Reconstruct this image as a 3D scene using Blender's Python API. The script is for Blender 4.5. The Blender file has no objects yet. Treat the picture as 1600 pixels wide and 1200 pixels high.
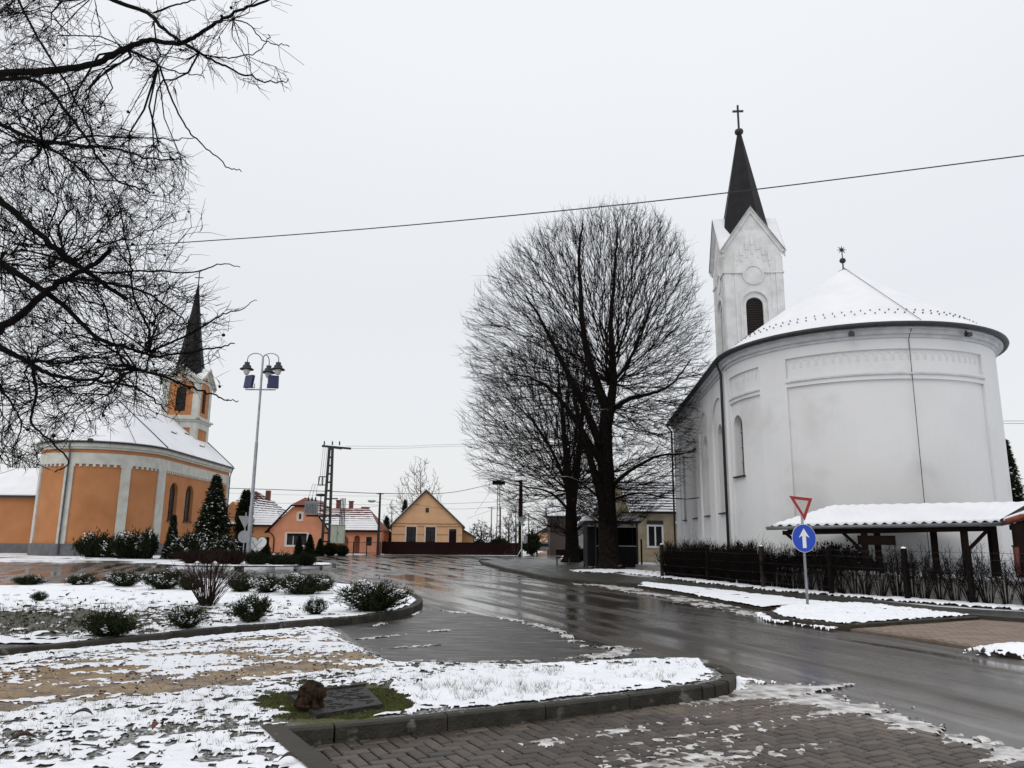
import bpy, math, random
import numpy as np
from mathutils import Vector, Matrix
random.seed(7); rng = np.random.default_rng(7)
SC = bpy.context.scene; COL = SC.collection
PI = math.pi
# ------------------------------------------------------------------ camera
FPX, PITCH, ROLL, EYE = 1200.0, math.radians(11.5), 0.010, 1.6
_f = np.array([0, math.cos(PITCH), math.sin(PITCH)]); _r0 = np.array([1.0, 0, 0]); _u0 = np.cross(_r0, _f)
_r = math.cos(ROLL)*_r0 + math.sin(ROLL)*_u0; _u = -math.sin(ROLL)*_r0 + math.cos(ROLL)*_u0
cd = bpy.data.cameras.new('camera'); cam = bpy.data.objects.new('camera', cd); COL.objects.link(cam)
cd.sensor_width = 36; cd.lens = FPX/1600*36; cd.clip_end = 3000; cd.clip_start = 0.1
M = Matrix(((_r[0], _u[0], -_f[0], 0), (_r[1], _u[1], -_f[1], 0), (_r[2], _u[2], -_f[2], EYE), (0, 0, 0, 1)))
cam.matrix_world = M; SC.camera = cam
# ------------------------------------------------------------------ sky, sun, exposure (overcast winter day)
SUN_EL, SUN_AZ = math.radians(48), math.radians(215)
w = bpy.data.worlds.new('World'); SC.world = w; w.use_nodes = True
nt = w.node_tree; nt.nodes.clear()
out = nt.nodes.new('ShaderNodeOutputWorld'); add = nt.nodes.new('ShaderNodeAddShader')
b1 = nt.nodes.new('ShaderNodeBackground'); b2 = nt.nodes.new('ShaderNodeBackground')
sky = nt.nodes.new('ShaderNodeTexSky'); sky.sky_type = 'NISHITA'; sky.sun_disc = False
sky.sun_elevation = SUN_EL; sky.sun_rotation = SUN_AZ; sky.dust_density = 5.0; sky.ozone_density = 1.0
nt.links.new(sky.outputs[0], b1.inputs[0]); b1.inputs[1].default_value = 0.02
tc = nt.nodes.new('ShaderNodeTexCoord'); sp = nt.nodes.new('ShaderNodeSeparateXYZ'); cr = nt.nodes.new('ShaderNodeValToRGB')
cno = nt.nodes.new('ShaderNodeTexNoise'); cno.inputs['Scale'].default_value = 1.3; cno.inputs['Detail'].default_value = 3
nt.links.new(tc.outputs['Generated'], sp.inputs[0]); nt.links.new(tc.outputs['Generated'], cno.inputs['Vector'])
ma = nt.nodes.new('ShaderNodeMath'); ma.operation = 'MULTIPLY_ADD'; ma.inputs[1].default_value = 0.25
nt.links.new(cno.outputs['Fac'], ma.inputs[0]); nt.links.new(sp.outputs[2], ma.inputs[2]); nt.links.new(ma.outputs[0], cr.inputs[0])
cr.color_ramp.elements[0].position = 0.0; cr.color_ramp.elements[0].color = (0.855, 0.86, 0.86, 1)
cr.color_ramp.elements[1].position = 1.0; cr.color_ramp.elements[1].color = (0.98, 0.99, 1.01, 1)
e = cr.color_ramp.elements.new(0.45); e.color = (0.805, 0.82, 0.84, 1)
nt.links.new(cr.outputs[0], b2.inputs[0]); b2.inputs[1].default_value = 0.96
nt.links.new(b1.outputs[0], add.inputs[0]); nt.links.new(b2.outputs[0], add.inputs[1]); nt.links.new(add.outputs[0], out.inputs[0])
sl = bpy.data.lights.new('sun', 'SUN'); sl.energy = 0.5; sl.angle = math.radians(40); sl.color = (1, 0.98, 0.95)
so = bpy.data.objects.new('sun', sl); COL.objects.link(so)
so.rotation_euler = (PI/2 - SUN_EL, 0, PI - SUN_AZ)
SC.view_settings.view_transform = 'Standard'; SC.view_settings.look = 'None'; SC.view_settings.gamma = 1
SC.view_settings.exposure = 0.0; SC.view_settings.use_curve_mapping = False
SC.render.resolution_x = 1024; SC.render.resolution_y = 768

# ------------------------------------------------------------------ measuring helpers: rays of the photograph met with a plane
def _ray(px, py): return _r*(px-800)/FPX + _u*(600-py)/FPX + _f
def G(px, py, z=0.0):
    d = _ray(px, py); t = (z-EYE)/d[2]; return (float(d[0]*t), float(d[1]*t))
def at(px, py, y):
    d = _ray(px, py); t = y/d[1]; return (float(d[0]*t), float(y), float(d[2]*t+EYE))
# ------------------------------------------------------------------ object helpers
def tag(o, label=None, cat=None, group=None, kind=None):
    if label: o['label'] = label
    if cat: o['category'] = cat
    if group: o['group'] = group
    if kind: o['kind'] = kind
    return o
def thing(name, label, cat, loc=(0, 0, 0), rz=0.0, group=None):
    o = bpy.data.objects.new(name, None); COL.objects.link(o); o.location = loc; o.rotation_euler = (0, 0, rz)
    o.empty_display_size = 0.2
    return tag(o, label, cat, group)
def link(name, me, mats, parent=None, kind=None):
    for m in (mats if isinstance(mats, (list, tuple)) else [mats]): me.materials.append(m)
    o = bpy.data.objects.new(name, me); COL.objects.link(o)
    if parent: o.parent = parent
    if kind: o['kind'] = kind
    return o
def copy_tree(o, parent=None):
    c = o.copy(); COL.objects.link(c)
    if parent: c.parent = parent
    for ch in list(o.children): copy_tree(ch, c)
    return c
class MB:
    def __init__(s): s.v = []; s.f = []; s.m = []; s.sm = []
    def face(s, pts, mi=0, sm=False):
        n = len(s.v); s.v += [tuple(map(float, p)) for p in pts]; s.f.append(tuple(range(n, n+len(pts)))); s.m.append(mi); s.sm.append(sm)
    def box(s, c, d, rz=0, mi=0, tilt=None):
        x, y, z = [k/2 for k in d]; P = []
        R = Matrix.Rotation(rz, 3, 'Z')
        if tilt is not None: R = R @ tilt
        for a in (-1, 1):
            for b in (-1, 1):
                for e in (-1, 1): P.append(tuple(Vector(c) + R @ Vector((a*x, b*y, e*z))))
        n = len(s.v); s.v += P
        for q in ((0, 1, 3, 2), (4, 6, 7, 5), (0, 4, 5, 1), (2, 3, 7, 6), (0, 2, 6, 4), (1, 5, 7, 3)):
            s.f.append(tuple(n+k for k in q)); s.m.append(mi); s.sm.append(False)
        return s
    def bar(s, a, b, wd, hd=None, mi=0):          # square-section bar from a to b
        a, b = Vector(a), Vector(b); hd = hd or wd; d = (b-a)
        q = d.to_track_quat('X', 'Z').to_matrix(); s.box((a+b)/2, (d.length, wd, hd), 0, mi, q); return s
    def tube(s, pts, r, n=8, mi=0, cap=True, sm=True):
        pts = [Vector(p) for p in pts]; k = len(pts); rr = r if isinstance(r, (list, tuple)) else [r]*k; base = len(s.v)
        up = None
        for i, p in enumerate(pts):
            t = (pts[min(i+1, k-1)]-pts[max(i-1, 0)]).normalized()
            if up is None: up = t.orthogonal().normalized()
            else: up = (up - t*up.dot(t)).normalized()
            sd = t.cross(up)
            for j in range(n):
                a = 2*PI*j/n; s.v.append(tuple(p + (up*math.cos(a)+sd*math.sin(a))*rr[i]))
        for i in range(k-1):
            for j in range(n):
                a = base+i*n+j; b = base+i*n+(j+1) % n; s.f.append((a, b, b+n, a+n)); s.m.append(mi); s.sm.append(sm)
        if cap:
            s.f.append(tuple(base+j for j in range(n))[::-1]); s.m.append(mi); s.sm.append(False)
            s.f.append(tuple(base+(k-1)*n+j for j in range(n))); s.m.append(mi); s.sm.append(False)
        return s
    def lathe(s, prof, c=(0, 0, 0), n=16, mi=0, sm=True):
        base = len(s.v)
        for (r, z) in prof:
            for j in range(n):
                a = 2*PI*(j+.5)/n; s.v.append((c[0]+r*math.cos(a), c[1]+r*math.sin(a), c[2]+z))
        for i in range(len(prof)-1):
            for j in range(n):
                a = base+i*n+j; b = base+i*n+(j+1) % n; s.f.append((a, b, b+n, a+n)); s.m.append(mi); s.sm.append(sm)
        return s
    def prism(s, pts, thick, mi=0):               # planar polygon given in 3D, extruded along vector thick
        P = [Vector(p) for p in pts]; T = Vector(thick); n = len(P); b = len(s.v)
        s.v += [tuple(p) for p in P] + [tuple(p+T) for p in P]
        s.f += [tuple(range(b, b+n))[::-1], tuple(range(b+n, b+2*n))]; s.m += [mi, mi]; s.sm += [False]*2
        for i in range(n):
            j = (i+1) % n; s.f.append((b+i, b+j, b+n+j, b+n+i)); s.m.append(mi); s.sm.append(False)
        return s
    def mesh(s, name):
        me = bpy.data.meshes.new(name); me.from_pydata(s.v, [], s.f)
        me.polygons.foreach_set('material_index', s.m); me.polygons.foreach_set('use_smooth', s.sm); me.update()
        return me
    def build(s, name, mats, parent=None, kind=None): return link(name, s.mesh(name), mats, parent, kind)
def npmesh(name, V, F, smooth=False, attr=None):      # V (n,3), F (m,k)
    me = bpy.data.meshes.new(name); F = np.asarray(F); k = F.shape[1]
    me.vertices.add(len(V)); me.vertices.foreach_set('co', np.asarray(V, dtype=np.float32).ravel())
    me.loops.add(F.size); me.loops.foreach_set('vertex_index', F.astype(np.int32).ravel())
    me.polygons.add(len(F)); me.polygons.foreach_set('loop_start', (np.arange(len(F))*k).astype(np.int32))
    me.polygons.foreach_set('loop_total', np.full(len(F), k, dtype=np.int32))
    me.polygons.foreach_set('use_smooth', np.full(len(F), smooth, dtype=bool))
    if attr:
        for an, av in attr.items():
            at_ = me.attributes.new(an, 'FLOAT', 'POINT'); at_.data.foreach_set('value', np.asarray(av, dtype=np.float32))
    me.update(calc_edges=True); me.validate(); return me
# ------------------------------------------------------------------ noise
def _hash(ix, iy, s):
    n = (ix.astype(np.int64)*374761393 + iy.astype(np.int64)*668265263 + s*974711) & 0x7fffffff
    n = ((n ^ (n >> 13))*1274126177) & 0x7fffffff
    return ((n ^ (n >> 16)) & 0xffff)/65535.0
def vnoise(x, y, s=0):
    ix = np.floor(x); iy = np.floor(y); fx = x-ix; fy = y-iy; fx = fx*fx*fx*(fx*(fx*6-15)+10); fy = fy*fy*fy*(fy*(fy*6-15)+10)
    a = _hash(ix, iy, s); b = _hash(ix+1, iy, s); c = _hash(ix, iy+1, s); d = _hash(ix+1, iy+1, s)
    return a+(b-a)*fx+(c-a)*fy+(a-b-c+d)*fx*fy
def fbm(x, y, o=4, s=0):
    t = 0; a = .5; n = 0
    for k in range(o):
        c_, s_ = math.cos(k*1.1), math.sin(k*1.1)
        t = t + a*vnoise((x*c_-y*s_)*2**k, (x*s_+y*c_)*2**k, s+k*17); n += a; a *= .5
    return t/n
def sstep(a, b, x): t = np.clip((x-a)/(b-a), 0, 1); return t*t*(3-2*t)
def pdist(x, y, poly, closed=True):
    d = np.full(x.shape, 1e9); n = len(poly)
    for i in range(n if closed else n-1):
        ax, ay = poly[i]; bx, by = poly[(i+1) % n]; ex, ey = bx-ax, by-ay; L = ex*ex+ey*ey+1e-12
        t = np.clip(((x-ax)*ex+(y-ay)*ey)/L, 0, 1); d = np.minimum(d, np.hypot(x-ax-t*ex, y-ay-t*ey))
    return d
def pin(x, y, poly):
    ins = np.zeros(x.shape, bool); n = len(poly)
    for i in range(n):
        ax, ay = poly[i]; bx, by = poly[(i+1) % n]
        if ay == by: continue
        c = ((ay > y) != (by > y)) & (x < (bx-ax)*(y-ay)/(by-ay)+ax); ins ^= c
    return ins
def psd(x, y, poly): d = pdist(x, y, poly); return np.where(pin(x, y, poly), d, -d)
# ------------------------------------------------------------------ materials
def mat(name, col, rough=0.8, col2=None, scale=4, detail=5, bump=0.0, bscale=None, spec=None, metal=0, stretch=None, lo=.35, hi=.65, rough2=None, coords='Object', col3=None, scale3=1.0, lo3=.5, hi3=.7, snow=None, objvar=0):
    m = bpy.data.materials.new(name); m.use_nodes = True; t = m.node_tree; P = t.nodes['Principled BSDF']; N = t.nodes.new; L = t.links.new
    P.inputs['Base Color'].default_value = (*col, 1); P.inputs['Roughness'].default_value = rough; P.inputs['Metallic'].default_value = metal
    if spec is not None: P.inputs['Specular IOR Level'].default_value = spec
    tcn = N('ShaderNodeTexCoord'); mp = N('ShaderNodeMapping'); L(tcn.outputs[coords], mp.inputs[0])
    if stretch: mp.inputs['Rotation'].default_value = (0, 0, stretch[1]); mp.inputs['Scale'].default_value = (1, stretch[0], 1)
    def noise(sc, lo_, hi_, d=detail):
        n = N('ShaderNodeTexNoise'); n.inputs['Scale'].default_value = sc; n.inputs['Detail'].default_value = d; L(mp.outputs[0], n.inputs['Vector'])
        r = N('ShaderNodeMapRange'); r.inputs[1].default_value = lo_; r.inputs[2].default_value = hi_; L(n.outputs['Fac'], r.inputs[0]); return n, r
    last = None
    if col2:
        n, r = noise(scale, lo, hi); mx = N('ShaderNodeMix'); mx.data_type = 'RGBA'; mx.inputs[6].default_value = (*col, 1); mx.inputs[7].default_value = (*col2, 1)
        L(r.outputs[0], mx.inputs[0]); last = mx.outputs[2]
        if rough2 is not None:
            rr = N('ShaderNodeMapRange'); rr.inputs[3].default_value = rough; rr.inputs[4].default_value = rough2; L(r.outputs[0], rr.inputs[0]); L(rr.outputs[0], P.inputs['Roughness'])
    if col3:
        n, r = noise(scale3, lo3, hi3); mx = N('ShaderNodeMix'); mx.data_type = 'RGBA'; mx.inputs[6].default_value = (*col, 1)
        if last: L(last, mx.inputs[6])
        mx.inputs[7].default_value = (*col3, 1); L(r.outputs[0], mx.inputs[0]); last = mx.outputs[2]
    if objvar:
        oi = N('ShaderNodeObjectInfo'); r = N('ShaderNodeMapRange'); r.inputs[3].default_value = 1-objvar; r.inputs[4].default_value = 1+objvar
        L(oi.outputs['Random'], r.inputs[0]); hs = N('ShaderNodeHueSaturation'); L(r.outputs[0], hs.inputs['Value'])
        hs.inputs['Color'].default_value = (*col, 1)
        if last: L(last, hs.inputs['Color'])
        last = hs.outputs[0]
    if snow:                                       # settled snow lying on faces that look up
        g = N('ShaderNodeNewGeometry'); s3 = N('ShaderNodeSeparateXYZ'); L(g.outputs['Normal'], s3.inputs[0])
        n, r = noise(snow[1], .35, .6); r2 = N('ShaderNodeMapRange'); r2.inputs[1].default_value = snow[0]; r2.inputs[2].default_value = min(1, snow[0]+.15); L(s3.outputs[2], r2.inputs[0])
        mu = N('ShaderNodeMath'); mu.operation = 'MULTIPLY'; L(r.outputs[0], mu.inputs[0]); L(r2.outputs[0], mu.inputs[1])
        mx = N('ShaderNodeMix'); mx.data_type = 'RGBA'; mx.inputs[6].default_value = (*col, 1)
        if last: L(last, mx.inputs[6])
        mx.inputs[7].default_value = (.8, .82, .85, 1); L(mu.outputs[0], mx.inputs[0]); last = mx.outputs[2]
    if last: L(last, P.inputs['Base Color'])
    if bump:
        n = N('ShaderNodeTexNoise'); n.inputs['Scale'].default_value = bscale or scale*4; n.inputs['Detail'].default_value = 6; L(mp.outputs[0], n.inputs['Vector'])
        b = N('ShaderNodeBump'); b.inputs['Strength'].default_value = bump; b.inputs['Distance'].default_value = .02; L(n.outputs['Fac'], b.inputs['Height']); L(b.outputs[0], P.inputs['Normal'])
    m.node_tree.nodes.update() if False else None
    return m
SNOW = mat('snow', (.86, .88, .91), .7, (.80, .82, .86), 3, bump=.35, bscale=22, spec=.3)
SLUSH = mat('grey_slush', (.24, .22, .20), .3, (.68, .67, .66), 7, bump=.5, bscale=30, spec=.5, lo=.35, hi=.6)
ROOFSNOW = mat('roof_snow', (.79, .80, .825), .85, (.73, .745, .775), .8, bump=.15, bscale=5, spec=.25)
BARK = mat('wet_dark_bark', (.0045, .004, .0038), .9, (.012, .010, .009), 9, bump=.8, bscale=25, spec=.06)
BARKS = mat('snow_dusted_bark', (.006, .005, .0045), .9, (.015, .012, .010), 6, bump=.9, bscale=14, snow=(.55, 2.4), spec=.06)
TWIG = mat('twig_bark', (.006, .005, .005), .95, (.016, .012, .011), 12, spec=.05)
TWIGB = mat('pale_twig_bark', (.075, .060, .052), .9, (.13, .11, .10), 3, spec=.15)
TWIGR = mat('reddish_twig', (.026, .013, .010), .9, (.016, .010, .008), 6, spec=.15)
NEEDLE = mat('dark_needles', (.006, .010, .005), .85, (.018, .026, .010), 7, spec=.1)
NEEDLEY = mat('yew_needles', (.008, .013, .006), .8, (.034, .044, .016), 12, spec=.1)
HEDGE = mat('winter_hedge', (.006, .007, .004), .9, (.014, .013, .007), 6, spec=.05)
WHITEW = mat('white_render', (.70, .705, .71), .85, (.66, .665, .67), .45, bump=.15, bscale=25, col3=(.46, .46, .455), scale3=.4, lo3=.58, hi3=.85, spec=.15)
TOWERW = mat('old_white_plaster', (.70, .71, .72), .85, (.58, .58, .57), 1.4, bump=.3, bscale=12, col3=(.50, .49, .46), scale3=1.7, lo3=.60, hi3=.85, spec=.2)
TRIMW = mat('white_trim', (.56, .575, .60), .8, (.46, .465, .475), 2.5, bump=.2, bscale=14, spec=.2)
ORANGE = mat('orange_render', (.465, .212, .097), .88, (.40, .175, .076), .6, bump=.15, bscale=20, spec=.1, col3=(.28, .115, .048), scale3=.25, lo3=.55, hi3=.8)
CREAM = mat('cream_trim', (.56, .565, .52), .8, (.45, .45, .41), 1.5, bump=.15, bscale=14, spec=.2)
PLINTH = mat('grey_plinth', (.13, .13, .135), .8, (.09, .09, .095), 2, bump=.3, bscale=18)
SLATE = mat('black_sheet_roof', (.006, .006, .007), .6, (.012, .012, .014), 1.5, bump=.25, bscale=7, spec=.2)
DARKMET = mat('dark_metal', (.018, .019, .021), .5, (.032, .033, .036), 6, spec=.3)
GUTTER = mat('grey_gutter', (.14, .15, .16), .4, (.09, .095, .10), 2, spec=.5, metal=.3)
GALV = mat('galvanised_steel', (.30, .32, .34), .45, (.22, .23, .25), 3, metal=.5)
IRON = mat('black_iron', (.012, .012, .012), .5)
GLASS = mat('dark_glass', (.010, .010, .012), .25, (.022, .022, .025), 2, spec=.3)
LAMPG = mat('frosted_lamp_glass', (.62, .62, .58), .25, spec=.5)
LOUV = mat('dark_louvre', (.018, .014, .012), .7, (.03, .022, .018), 8)
ROOFRED = mat('red_roof_tile', (.22, .045, .022), .7, (.12, .028, .018), 3, bump=.4, bscale=12)
ROOFDK = mat('dark_red_tile', (.075, .018, .016), .7, (.045, .014, .013), 3, bump=.4, bscale=12)
TILEBR = mat('brown_tile', (.05, .03, .025), .6, (.03, .022, .02), 5, bump=.3)
PINK = mat('salmon_render', (.66, .285, .165), .85, (.58, .245, .14), 1.2, bump=.15)
PINKT = mat('pale_frame_render', (.66, .55, .47), .8)
ORANGE2 = mat('pale_orange_render', (.60, .30, .135), .85, (.54, .26, .12), 1.1, bump=.15)
YELL = mat('ochre_yellow_render', (.72, .435, .25), .85, (.64, .38, .21), 1.1, bump=.15)
YELLD = mat('brown_render_line', (.30, .17, .075), .8)
BEIGE = mat('beige_render', (.42, .345, .23), .85, (.33, .27, .175), 1.3, bump=.3, col3=(.46, .42, .30), scale3=.8)
GREYW = mat('grey_old_render', (.36, .37, .37), .85, (.26, .27, .27), 1.4, bump=.3)
BOARD = mat('maroon_board', (.012, .0045, .005), .85, (.018, .007, .007), 3, bump=.2, spec=.08)
WOOD = mat('dark_brown_timber', (.009, .0055, .0045), .85, (.017, .0095, .007), 3, spec=.08, bump=.3, bscale=9, stretch=(.2, 0))
WOODR = mat('red_stained_timber', (.13, .022, .014), .55, (.09, .018, .012), 4, bump=.2)
WOODG = mat('weathered_timber', (.035, .028, .023), .85, (.018, .015, .012), 6, bump=.4, spec=.1)
PVC = mat('white_window_frame', (.78, .79, .80), .4)
BLACKP = mat('black_panel', (.004, .004, .005), .6, (.008, .008, .010), 2, spec=.1)
KERB = mat('wet_concrete_kerb', (.022, .020, .016), .55, (.048, .043, .034), 5, bump=.6, bscale=35, col3=(.15, .145, .13), scale3=6, lo3=.62, hi3=.72, rough2=.75, objvar=.2, spec=.25)
PAVER = mat('wet_brown_paver', (.050, .039, .031), .45, (.078, .062, .050), 9, bump=.4, bscale=60, rough2=.5, objvar=.42, col3=(.13, .105, .07), scale3=1.1, lo3=.55, hi3=.75, coords='Object')
JOINT = mat('paver_joint_sand', (.007, .006, .005), .8, (.012, .010, .008), 14, bump=.4, spec=.1)
PAVE2 = mat('brown_paving', (.19, .14, .105), .55, (.14, .105, .08), 6, bump=.3, rough2=.6)
SIDEW = mat('damp_grey_pavement', (.050, .048, .042), .5, (.036, .035, .031), 1.6, bump=.3, bscale=30, rough2=.3, col3=(.03, .033, .024), scale3=.6, spec=.22)
REDS = mat('sign_red', (.30, .012, .016), .35); BLUES = mat('sign_blue', (.006, .055, .42), .3); WHITES = mat('sign_white', (.72, .73, .74), .35)
NAVY = mat('navy_floodlight', (.014, .018, .075), .4, (.02, .026, .10), 5)
CABG = mat('pale_green_cabinet', (.42, .46, .38), .5, (.36, .40, .33), 3)
BRICKC = mat('chimney_brick', (.20, .055, .032), .8, (.13, .04, .028), 6, bump=.4)
STONE = mat('pale_stone', (.34, .33, .31), .75, (.22, .215, .20), 5, bump=.5)
ORANGESIGN = mat('faded_sign_grey', (.26, .27, .28), .5, (.20, .21, .22), 4)
GREENS = mat('green_plate', (.02, .09, .02), .5)
CARG = mat('silver_car_paint', (.28, .29, .31), .3, metal=.4)
RUBBER = mat('rubber', (.012, .012, .012), .8)
FUR = mat('tabby_fur', (.010, .0065, .0045), .95, (.055, .034, .020), 24, lo=.42, hi=.58, spec=.15, stretch=(.35, .4))
FURD = mat('dark_cat_skin', (.012, .008, .006), .9, (.07, .045, .028), 16, spec=.15)
SLAB = mat('wet_slate_slab', (.012, .011, .010), .55, (.035, .032, .030), 14, bump=1.0, bscale=28, rough2=.7, spec=.3)
GRASSB = mat('wet_grass_blade', (.035, .048, .014), .7, (.09, .085, .035), 6)
LEAFD = mat('dead_leaf', (.045, .022, .013), .7, (.022, .012, .009), 8)
LEAFR = mat('rust_leaf', (.12, .035, .018), .7, (.06, .022, .014), 8)
MOSS = mat('moss', (.050, .070, .012), .9, (.10, .10, .022), 18, bump=.8, bscale=70)

def ground_mat():                                # soil / grass / ochre gravel / moss mixed by real ground cover of each place
    m = bpy.data.materials.new('soil_and_grass'); m.use_nodes = True; t = m.node_tree; P = t.nodes['Principled BSDF']; N = t.nodes.new; L = t.links.new
    tcn = N('ShaderNodeTexCoord')
    def noise(sc, lo_, hi_):
        n = N('ShaderNodeTexNoise'); n.inputs['Scale'].default_value = sc; n.inputs['Detail'].default_value = 8; L(tcn.outputs['Object'], n.inputs['Vector'])
        r = N('ShaderNodeMapRange'); r.inputs[1].default_value = lo_; r.inputs[2].default_value = hi_; L(n.outputs['Fac'], r.inputs[0]); return r.outputs[0]
    def mix(a, b, f):
        x = N('ShaderNodeMix'); x.data_type = 'RGBA'
        if isinstance(a, tuple): x.inputs[6].default_value = (*a, 1)
        else: L(a, x.inputs[6])
        if isinstance(b, tuple): x.inputs[7].default_value = (*b, 1)
        else: L(b, x.inputs[7])
        L(f, x.inputs[0]); return x.outputs[2]
    grass = mix((.028, .030, .014), (.065, .050, .030), noise(9, .4, .6)); grass = mix(grass, (.012, .010, .008), noise(23, .5, .62))
    gravel = mix((.20, .125, .052), (.34, .225, .10), noise(60, .4, .6)); gravel = mix(gravel, (.11, .068, .038), noise(5, .48, .62))
    moss = mix((.045, .055, .012), (.10, .095, .025), noise(30, .4, .6))
    a1 = N('ShaderNodeAttribute'); a1.attribute_name = 'gravel'; a2 = N('ShaderNodeAttribute'); a2.attribute_name = 'moss'; a3 = N('ShaderNodeAttribute'); a3.attribute_name = 'frost'
    c = mix(grass, gravel, a1.outputs['Fac']); c = mix(c, moss, a2.outputs['Fac']); fn = noise(34, .40, .66); fm = N('ShaderNodeMath'); fm.operation = 'MULTIPLY'; L(fn, fm.inputs[0]); L(a3.outputs['Fac'], fm.inputs[1]); c = mix(c, (.72, .74, .77), fm.outputs[0]); L(c, P.inputs['Base Color']); P.inputs['Roughness'].default_value = .75
    n = N('ShaderNodeTexNoise'); n.inputs['Scale'].default_value = 70; n.inputs['Detail'].default_value = 5; L(tcn.outputs['Object'], n.inputs['Vector'])
    b = N('ShaderNodeBump'); b.inputs['Strength'].default_value = .9; b.inputs['Distance'].default_value = .02; L(n.outputs['Fac'], b.inputs['Height']); L(b.outputs[0], P.inputs['Normal'])
    return m
SOIL = ground_mat()
def asphalt_mat():
    m = bpy.data.materials.new('wet_asphalt'); m.use_nodes = True; t = m.node_tree; P = t.nodes['Principled BSDF']; N = t.nodes.new; L = t.links.new
    tcn = N('ShaderNodeTexCoord')
    def noise(sc, lo_, hi_, stretch=None, d=5, lo2=0, hi2=1):
        mp = N('ShaderNodeMapping'); L(tcn.outputs['Object'], mp.inputs[0])
        if stretch:
            mp.inputs['Rotation'].default_value = (0, 0, stretch[1]); mp2 = N('ShaderNodeMapping'); L(mp.outputs[0], mp2.inputs[0]); mp2.inputs['Scale'].default_value = (stretch[0], 1, 1); mp = mp2
        n = N('ShaderNodeTexNoise'); n.inputs['Scale'].default_value = sc; n.inputs['Detail'].default_value = d; L(mp.outputs[0], n.inputs['Vector'])
        r = N('ShaderNodeMapRange'); r.inputs[1].default_value = lo_; r.inputs[2].default_value = hi_; r.inputs[3].default_value = lo2; r.inputs[4].default_value = hi2
        L(n.outputs['Fac'], r.inputs[0]); return r.outputs[0], n.outputs['Fac']
    def mix(a, b, f):
        x = N('ShaderNodeMix'); x.data_type = 'RGBA'
        if isinstance(a, tuple): x.inputs[6].default_value = (*a, 1)
        else: L(a, x.inputs[6])
        x.inputs[7].default_value = (*b, 1); L(f, x.inputs[0]); return x.outputs[2]
    c = mix((.040, .034, .028), (.070, .058, .047), noise(1.2, .35, .65)[0])
    c = mix(c, (.035, .032, .030), noise(60, .5, .75)[0])
    c = mix(c, (.026, .023, .021), noise(1.1, .575, .63, (.10, 1.23))[0])        # dark wet cracks and patches along the road
    c = mix(c, (.21, .205, .195), noise(2.2, .58, .78, (.08, 1.30), 9)[0])       # thin smeared slush film
    L(c, P.inputs['Base Color'])
    r, _ = noise(1.25, .42, .60, (.11, 1.20), 7, .035, .42); L(r, P.inputs['Roughness']); r_, _ = noise(1.25, .42, .60, (.11, 1.20), 7, .80, .22); L(r_, P.inputs['Specular IOR Level'])
    r1, f1 = noise(70, 0, 1); r2, f2 = noise(3.2, 0, 1, (.35, 1.2), 3)
    b = N('ShaderNodeBump'); b.inputs['Strength'].default_value = .22; b.inputs['Distance'].default_value = .004; L(f1, b.inputs['Height'])
    b2_ = N('ShaderNodeBump'); b2_.inputs['Strength'].default_value = .16; b2_.inputs['Distance'].default_value = .012; L(f2, b2_.inputs['Height']); L(b.outputs[0], b2_.inputs['Normal'])
    L(b2_.outputs[0], P.inputs['Normal']); return m
ASPH = asphalt_mat()
SOILV = mat('wet_verge_soil', (.03, .028, .018), .8, (.06, .05, .035), 6, bump=.8, bscale=20, spec=.15)
FIELD = mat('snowy_field', (.74, .76, .79), .8, (.10, .085, .06), .35, bump=.5, bscale=4, lo=.5, hi=.66, detail=9)

# ================================================================== GROUND
def sheet(name, poly, z, m, kind='structure', thick=None):
    b = MB()
    if thick: b.prism([(x, y, z-thick) for x, y in poly], (0, 0, thick))
    else: b.face([(x, y, z) for x, y in poly])
    o = b.build(name, m); o['kind'] = kind; return o
sheet('ground', [(-900, -60), (900, -60), (900, 1500), (-900, 1500)], -.03, FIELD)
road_poly = [(-90, 26), (-90, 53), G(0, 878), G(270, 880), G(330, 874), G(430, 868), G(600, 867), G(815, 868.5), (2.0, 84), (7.5, 150), (11.5, 150), (4.6, 74), G(880, 874), (4.2, 55), (4.2, 33),
             (7.5, 26), (9, 21), (14, 13.5), (26, 8), (26, 2), (-1.5, 2), (-1.5, 9), (-2.5, 13), (-6, 20), (-20, 26)]
sheet('road', road_poly, 0.0, ASPH)
DRIVE = mat('dark_drive_asphalt', (.036, .033, .030), .26, (.062, .057, .051), 1.4, bump=.25, bscale=60, spec=.34, stretch=(5, .2), rough2=.5, col3=(.22, .215, .205), scale3=1.5, lo3=.56, hi3=.74, detail=9)
sheet('driveway', [G(*p) for p in [(480, 990), (540, 975), (640, 968), (668, 950), (735, 958), (800, 970), (868, 988), (925, 1012), (985, 1020), (1060, 1032), (1110, 1050), (640, 1060), (560, 1020)]], .004, DRIVE)
# raised lawn island with planting (left middle)
ISL = [G(*p, .15) for p in [(-420, 1062), (0, 1016), (150, 1001), (350, 980), (520, 967), (620, 956), (652, 946), (663, 938), (655, 930), (625, 921), (500, 906), (300, 903), (0, 914), (-420, 930)]]
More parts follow.
